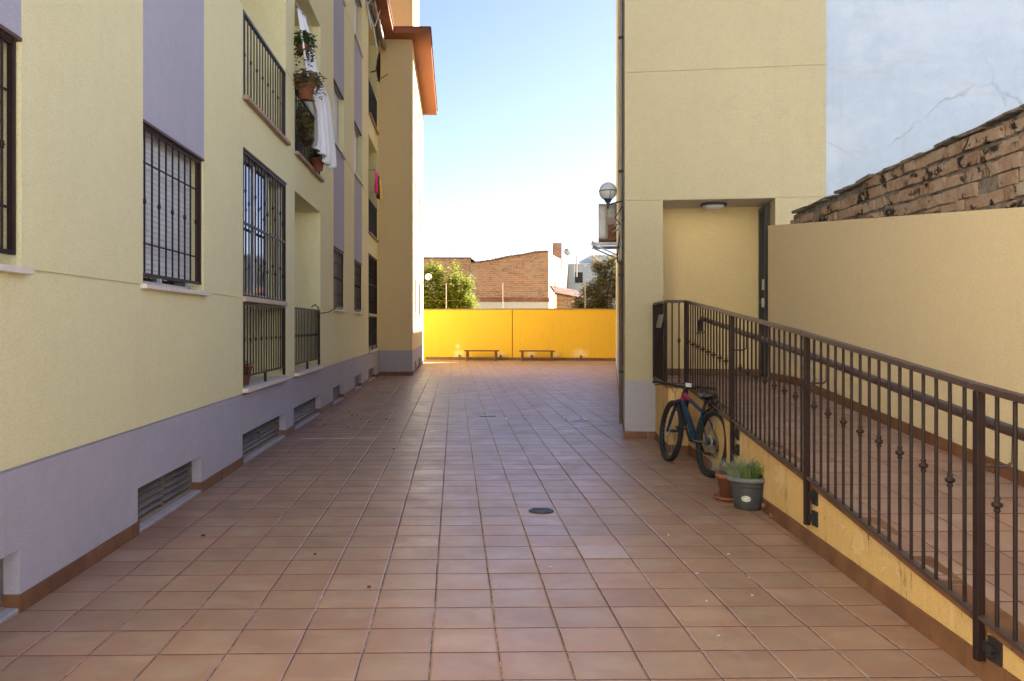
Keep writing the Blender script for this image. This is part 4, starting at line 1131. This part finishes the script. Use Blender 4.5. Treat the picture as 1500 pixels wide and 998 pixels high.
pt_ = thing('potted_plant', pc2, 'terracotta pot on a saucer behind the dark grey pot with dry mauve herbs', 'potted plant')
m = MB(); m.lathe([(.001, .03), (.075, .03), (.100, .20), (.118, .20), (.122, .245), (.108, .245), (.100, .22), (.001, .22)], pc2, 32); m.build('pot', M['pot_terra'], pt_)
m = MB(); m.lathe([(.001, .003), (.11, .003), (.135, .022), (.140, .040), (.132, .040), (.115, .018), (.001, .016)], pc2, 32); m.build('saucer', M['pot_terra'], pt_)
m = MB(); blades(m, (pc2[0], pc2[1], .22), .10, 340, .08, .17, .003, 0, 1.3); blades(m, (pc2[0]-.02, pc2[1], .22), .08, 110, .10, .19, .003, 1, 1.3)
m.build('foliage', [M['leafLav'], M['flower']], pt_)

# ================================================================== small things on the paving
dg = thing('floor_drain', (.74, 7.32, 0), 'round cast iron drain grate in the middle of the paving', 'drain')
m = MB(); m.lathe([(.105, .004), (.108, .008), (.088, .010), (.086, .004)], (.74, 7.32, 0), 32); m.lathe([(.045, .004), (.045, .009), (.03, .009), (.03, .004)], (.74, 7.32, 0), 20)
for i in range(14):
    a = i*2*math.pi/14; m.bar((.74+.04*math.cos(a), 7.32+.04*math.sin(a), .007), (.74+.09*math.cos(a), 7.32+.09*math.sin(a), .007), .010, .006)
m.build('grate', M['castiron'], dg)
m = MB(); m.lathe([(.001, .0045), (.105, .0045)], (.74, 7.32, 0), 24); m.build('sump', M['black'], dg)
m = MB(); m.face([(.6, 7.22, .0042), (.88, 7.22, .0042), (.88, 7.42, .0042), (.6, 7.42, .0042)]) if False else None
m = MB(); m.b2((.875+.006, 5.812+.005, .002), (1.205-.006, 6.142-.005, .0045)); m.build('replacement_tile', M['patch']); tag(bpy.data.objects['replacement_tile'], 'single paler pinkish replacement tile in the paving', 'tile')
dd = MB(); dd.b2((.43, 14.93, .002), (.72, 15.02, .007)); tag(dd.build('slot_drain', M['castiron']), 'small dark slot drain set in the middle distance paving', 'drain')
m = MB(); 
def streak(p0, p1, w):
    n = 14; m = MB()
    for i in range(n):
        a = V((*p0, .0045)).lerp(V((*p1, .0045)), i/n); b_ = V((*p0, .0045)).lerp(V((*p1, .0045)), (i+.9)/n)
        m.bar(a, b_+(b_-a)*.12, w*random.uniform(.4, 1.3), .002)
    tag(m.build('grout_smear', M['paintline']), 'thin white smear of grout along a tile joint', 'smear', 'white grout smears on the paving')
gx = lambda k: -.115+.33*k
streak((gx(1), 15.05), (gx(2)+.05, 15.05), .035)
for k in range(3, 8): streak((gx(k), 15.1-.12*k), (gx(k), 14.0+.1*k), .055)
streak((gx(6)-.1, 14.2), (gx(7)+.1, 14.2), .03); streak((-2.2, 12.05), (-1.1, 12.05), .025)
def chips(name, pts, mat, label, cat, group, s0, s1, h):
    for (x, y) in pts:
        m = MB(); n = 6; s = random.uniform(s0, s1); a0 = random.random()*6
        ring_ = [(x+s*random.uniform(.6, 1.1)*math.cos(a0+i*6.283/n), y+s*.7*random.uniform(.6, 1.1)*math.sin(a0+i*6.283/n)) for i in range(n)]
        m.face([(a, b_, h*random.uniform(.7, 1.6)+.004) for a, b_ in ring_]); m.face([(a, b_, .003) for a, b_ in ring_][::-1])
        for i in range(n):
            (a, b_), (c, d) = ring_[i], ring_[(i+1) % n]; m.face([(a, b_, .003), (c, d, .003), (c, d, .004+h), (a, b_, .004+h)])
        tag(m.build(name, mat), label, cat, group)
chips('plaster_chip', [(.63, 5.61), (1.62, 6.45), (1.55, 5.45), (1.85, 5.35), (1.75, 5.0), (1.45, 4.9), (1.35, 4.35), (1.9, 5.9)], M['chip'], 'tiny pale plaster chip lying on the paving in front of the ramp wall', 'chip', 'plaster chips on the paving', .006, .013, .003)
lf = []
for i in range(16):
    lf.append((random.gauss(-1.75, .32), random.gauss(14.2, 1.0)))
lf += [(-.78, 11.0), (-.52, 5.2), (-.97, 5.95), (-1.9, 6.5), (-.95, 18), (.1, 21)]
chips('dry_leaf', lf, M['dry'], 'small dry brown leaf fallen on the paving near the left block', 'leaf', 'dry leaves on the paving', .008, .020, .006)

# ================================================================== far yellow wall and yard
yw = thing('yellow_wall', (2.6, 39.2, 0), 'bright yellow low wall closing the far end of the yard', 'wall')
F0 = V((-3.2, 40.25, 0)); F1 = V((14, 37.1, 0)); fd = (F1-F0).normalized(); fn = V((fd.y, -fd.x, 0))
def FW(x, out, z):
    s = (x-F0.x)/fd.x; p = F0+fd*s+fn*out; return V((p.x, p.y, z))
m = MB()
for a_, b_ in ((-3.2, 2.62), (2.66, 14)):
    q = [FW(a_, 0, 0), FW(b_, 0, 0), FW(b_, 0, 2.33), FW(a_, 0, 2.33)]; m.face(q)
    q2 = [FW(a_, -.2, 0), FW(b_, -.2, 0), FW(b_, -.2, 2.33), FW(a_, -.2, 2.33)]; m.face(q2)
    m.face([q[3], q[2], q2[2], q2[3]])
    m.face([q[0], q[3], q2[3], q2[0]]); m.face([q[1], q[2], q2[2], q2[1]])
m.build('wall', M['yellow'], yw)
m = MB(); m.face([FW(2.60, -.03, 0), FW(2.68, -.03, 0), FW(2.68, -.03, 2.3), FW(2.60, -.03, 2.3)]); m.build('movement_joint', M['rust'], yw)
m = MB()
m.bar(FW(-3.2, -.09, 2.35), FW(14, -.09, 2.35), .26, .03); m.build('coping', M['mortar'], yw)
m = MB(); skirt_run(m, FW(-1.35, 0, 0), FW(14, 0, 0), fn, h=.13); m.build('skirting', M['edging'], yw)
for x in (.22, 2.12, 3.52, 5.7):
    m = MB(); m.box(FW(x, .05, .19), (.09, .1, .10)); m.build('outlet_box', M['rust'], yw)
wf = thing('wire_fence', (2.6, 39.2, 2.35), 'thin wire mesh fence on pale posts along the top of the yellow wall', 'fence')
for x in (-.41, 2.2, 4.55, 5.9, 8.6):
    m = MB(); m.tube([FW(x, -.1, 2.36), FW(x, -.1, 3.55)], .020, 8); m.build('post', M['ledge'], wf)
m = MB()
for z in (2.75, 3.15, 3.5): m.tube([FW(-3, -.1, z), FW(13, -.1, z)], .006, 5)
m.build('wire', M['rust'], wf)
def bench(x0, x1, label):
    c = FW((x0+x1)/2, .55, 0); t = thing('bench', c, label, 'bench', 'benches by the yellow wall'); ry = Matrix.Rotation(math.atan2(fd.y, fd.x), 3, 'Z'); L = x1-x0
    def L2(x, y, z): p = ry @ V((x, y, 0)); return V((c.x+p.x, c.y+p.y, z))
    m = MB()
    for k in range(4): m.box(L2(0, -.17+k*.11, .445), (L, .10, .055), rot=ry)
    m.build('seat', M['wood'], t)
    for sx in (-1, 1):
        m = MB()
        for sy in (-1, 1): m.box(L2(sx*(L/2-.12), sy*.15, .215), (.075, .075, .425), rot=ry)
        m.box(L2(sx*(L/2-.12), 0, .40), (.05, .32, .04), rot=ry); m.box(L2(sx*(L/2-.12), 0, .10), (.04, .30, .035), rot=ry); m.build('leg', M['wood'], t)
    m = MB(); m.box(L2(0, 0, .10), (L-.26, .04, .05), rot=ry); m.build('stretcher', M['wood'], t)
bench(.55, 2.10, 'brown slatted bench left of the joint in the yellow wall')
bench(3.02, 4.58, 'brown slatted bench right of the joint in the yellow wall')

# ================================================================== background
bb = thing('brick_building', (3, 52, 0), 'old gabled brick building with sunlit side behind the yellow wall', 'building')
m = MB()
prof = [(.99, 5.36), (1.6, 5.45), (2.24, 5.53), (3.0, 5.72), (4.0, 5.86), (4.8, 6.02), (5.56, 6.10), (5.70, 6.03)]
for (a, za), (b_, zb) in zip(prof[:-1], prof[1:]): m.face([(a, 52, 3.29), (b_, 52, 3.29), (b_, 52, zb), (a, 52, za)])
m.build('gable_wall', M['brickfar'], bb)
m = MB(); m.face([(5.70, 52, 2.0), (8.79, 66, 2.0), (8.79, 66, 6.43), (5.70, 52, 6.03)]); m.build('side_wall', M['brickfar_side'], bb)
m = MB(); m.b2((.99, 51.97, 3.02), (5.74, 52.1, 3.29)); m.build('red_band', M['brickred'], bb)
m = MB(); m.b2((.99, 52.0, 0), (5.70, 52.1, 3.02)); m.build('base_wall', M['white_render'], bb)
m = MB()
for i in range(52):
    x = .99+i*4.72/52; z = None
    for (a, za), (b_, zb) in zip(prof[:-1], prof[1:]):
        if a <= x+.04 <= b_: z = za+(zb-za)*(x+.04-a)/(b_-a)
    if z: m.box((x+.04, 52.0, z+.02+random.uniform(-.01, .03)), (.10, .3, .07), jit=.012)
m.build('coping', M['edging'], bb)
m = MB(); m.face([(.99, 52, 5.36), (5.7, 52, 6.03), (8.79, 66, 6.42), (.99, 66, 5.6)]); m.build('roof', M['edging'], bb)
cy = MB(); cy.b2((6.95, 60, 5.6), (7.52, 60.6, 7.40)); cy.build('chimney', M['brickfar'], bb)
b2 = thing('brick_building', (-2, 53, 0), 'lower old brick building behind the green tree at the far left', 'building')
m = MB(); m.b2((-6, 52.4, 0), (.98, 60, 5.68)); m.build('wall', M['brickfar'], b2)
m = MB(); m.b2((-6, 52.3, 5.68), (1.02, 60, 5.76)); m.face([(.9, 52.35, 5.76), (1.5, 52.35, 5.38), (1.5, 60, 5.38), (.9, 60, 5.76)]); m.build('roof', M['edging'], b2)
m = MB(); m.tube([(-.3, 53, 5.7), (-.3, 53, 6.25)], .015, 6); m.tube([(-.45, 53, 6.1), (-.15, 53, 6.1)], .01, 6)
tag(m.build('antenna', M['lamp_dark']), 'small aerial on the roof of the lower brick building', 'antenna')
sh = thing('shed', (6.3, 48, 0), 'low lean-to with brick front and sloping red tile roof beside the sunlit brick wall', 'shed')
m = MB(); m.face([(5.72, 48, 2), (7.3, 48, 2), (7.3, 48, 3.05), (5.72, 48, 3.35)]); m.build('wall', M['brickfar'], sh)
m = MB(); 
for i in range(12): m.tube([(5.70+i*.135, 47.9, 3.38-i*.026), (5.70+i*.135, 50.5, 3.9-i*.026)], .07, 8)
m.build('roof', M['edging'], sh)
dh = thing('satellite_dish', (7.0, 54, 6.0), 'grey satellite dish beside the brick chimney', 'satellite dish')
m = MB(); m.lathe([(.001, 0), (.14, .02), (.24, .07), (.25, .07), (.14, .01), (.001, -.01)], (8.2, 62, 6.95), 20, axis='Y'); m.build('dish', M['alu_grey'], dh)
m = MB(); m.tube([(8.2, 62.05, 5.9), (8.2, 62.05, 7.3)], .02, 6); m.build('mast', M['lamp_dark'], dh)
for x, h in ((8.45, 6.45), (8.6, 6.6)):
    pass
fp = thing('flue_pipe', (8.6, 60, 5), 'thin metal flue pipes beyond the brick chimney', 'chimney pipe')
m = MB(); m.tube([(8.58, 60, 5.0), (8.58, 60, 6.52)], .05, 10); m.tube([(8.40, 60, 5.0), (8.40, 60, 6.35)], .03, 8); m.lathe([(.10, 6.55), (.02, 6.62)], (8.58, 60, 0), 10); m.build('pipe', M['alu_grey'], fp)
bl = thing('far_house', (11, 68, 0), 'pale blue stepped house far behind the right tree', 'house')
m = MB(); m.b2((8.6, 66, 0), (12.0, 74, 6.3)); m.b2((10.8, 67, 6.3), (17, 74, 7.05)); m.b2((12.0, 66.5, 0), (17, 74, 6.3)); m.build('wall', M['blue_wall'], bl)
m = MB(); m.b2((8.55, 65.9, 6.3), (10.8, 74, 6.38)); m.b2((10.75, 66.9, 7.05), (17.05, 74, 7.14)); m.build('parapet', M['white_render'], bl)
m = MB(); m.b2((9.3, 65.97, 4.9), (9.9, 66.02, 5.7)); m.build('window', M['glass'], bl)

def tree(name, loc, label, lm, lobes, nleaf, ls, trunk_h):
    t = thing(name, loc, label, 'tree', 'trees behind the yellow wall'); L = V(loc)
    m = MB()
    m.tube([L, L+V((.05, 0, trunk_h*.5)), L+V((0, .05, trunk_h))], [.14, .11, .08], 10)
    for (c, r_) in lobes:
        e = L+V(c); mid = (L+V((0, 0, trunk_h*.7))).lerp(e, .5)+V((random.uniform(-.1, .1), random.uniform(-.1, .1), 0))
        m.tube([L+V((0, 0, trunk_h*.7)), mid, e, e+V((random.uniform(-.2, .2), 0, r_[2]*.7))], [.06, .04, .025, .008], 6)
    m.build('trunk', M['bark'], t)
    m = MB(); tot = sum(r_[0]*r_[2] for c, r_ in lobes)
    for (c, r_) in lobes:
        n = int(nleaf*r_[0]*r_[2]/tot); k = 0
        cl = []
        for q in range(max(8, n//36)):
            d = V((random.gauss(0, 1), random.gauss(0, 1), random.gauss(0, 1))).normalized()*random.random()**.4
            cl.append(L+V(c)+V((d.x*r_[0], d.y*r_[1], d.z*r_[2])))
        while k < n:
            p = random.choice(cl)+V((random.gauss(0, .14), random.gauss(0, .14), random.gauss(0, .15)))
            leaf(m, p, rdir(.1), ls*random.uniform(.6, 1.3), ls*.62, 0, .3); k += 1
    m.build('crown', lm, t)
tree('tree', (-.35, 43, 0), 'yellow green leafy tree behind the left end of the yellow wall', M['leafL'],
     [((-.95, 0, 2.9), (.8, .8, .9)), ((.05, 0, 2.9), (.6, .8, .8)), ((.9, 0, 2.8), (.45, .7, .8)), ((-.45, 0, 3.9), (.22, .4, .75)), ((.15, 0, 3.7), (.2, .3, .5)), ((.4, 0, 3.9), (.14, .3, .7)), ((.95, 0, 3.6), (.18, .3, .5)), ((-1.0, 0, 4.1), (.2, .3, .6)), ((-.75, 0, 4.4), (.12, .2, .5)), ((.1, 0, 2.3), (1.3, .8, .7))], 15000, .17, 2.6)
tree('tree', (7.3, 43, 0), 'olive brown leafy tree behind the right end of the yellow wall', M['leafR'],
     [((.2, 0, 3.2), (.9, .8, .9)), ((-.6, 0, 2.9), (.6, .7, .7)), ((.3, 0, 4.2), (.55, .6, .7)), ((1.2, 0, 3.8), (.8, .7, .9)), ((-.1, 0, 4.6), (.3, .35, .4)), ((-1.05, 0, 2.6), (.35, .4, .4)), ((.2, 0, 2.2), (1.4, .8, .7)), ((.75, 0, 4.9), (.3, .3, .3))], 13000, .17, 2.6)

# ================================================================== camera, light, sky
TH = math.atan((691-666)/1254)
cam_d = bpy.data.cameras.new('camera'); cam = bpy.data.objects.new('camera', cam_d); C.objects.link(cam); sc.camera = cam
cam.location = (0, 0, 1.59); cam.rotation_euler = (R(90), 0, -TH)
cam_d.sensor_width = 36; cam_d.lens = 1254/1500*36; cam_d.shift_x = (750-691)/1500; cam_d.shift_y = -(499-477)/1500
cam_d.clip_start = .05; cam_d.clip_end = 3000
SE, SA = R(33), R(55)
sd = V((math.sin(SA)*math.cos(SE), math.cos(SA)*math.cos(SE), math.sin(SE)))
sl = bpy.data.lights.new('sun', 'SUN'); sl.energy = 5.0; sl.angle = R(.5); sl.color = (1, .96, .90)
so = bpy.data.objects.new('sun', sl); C.objects.link(so); so.rotation_euler = sd.to_track_quat('Z', 'Y').to_euler(); so.location = (30, 10, 30)
w = bpy.data.worlds.new('World'); sc.world = w; w.use_nodes = True
nt = w.node_tree; bg = nt.nodes['Background']; sk_ = nt.nodes.new('ShaderNodeTexSky'); sk_.sky_type = 'NISHITA'; sk_.sun_disc = False
sk_.sun_elevation = SE; sk_.sun_rotation = SA; sk_.air_density = .70; sk_.dust_density = .6; sk_.ozone_density = 1.0
tn = nt.nodes.new('ShaderNodeMix'); tn.data_type = 'RGBA'; tn.blend_type = 'MULTIPLY'; tn.inputs[0].default_value = 1; tn.inputs[7].default_value = (.86, .80, .90, 1)
nt.links.new(sk_.outputs[0], tn.inputs[6]); nt.links.new(tn.outputs[2], bg.inputs[0]); bg.inputs[1].default_value = .05
sc.view_settings.view_transform = 'Standard'; sc.view_settings.look = 'None'; sc.view_settings.gamma = 1; sc.view_settings.use_curve_mapping = False
sc.view_settings.exposure = 2.78
sc.render.engine = 'CYCLES'
sc.cycles.max_bounces = 8; sc.cycles.diffuse_bounces = 6
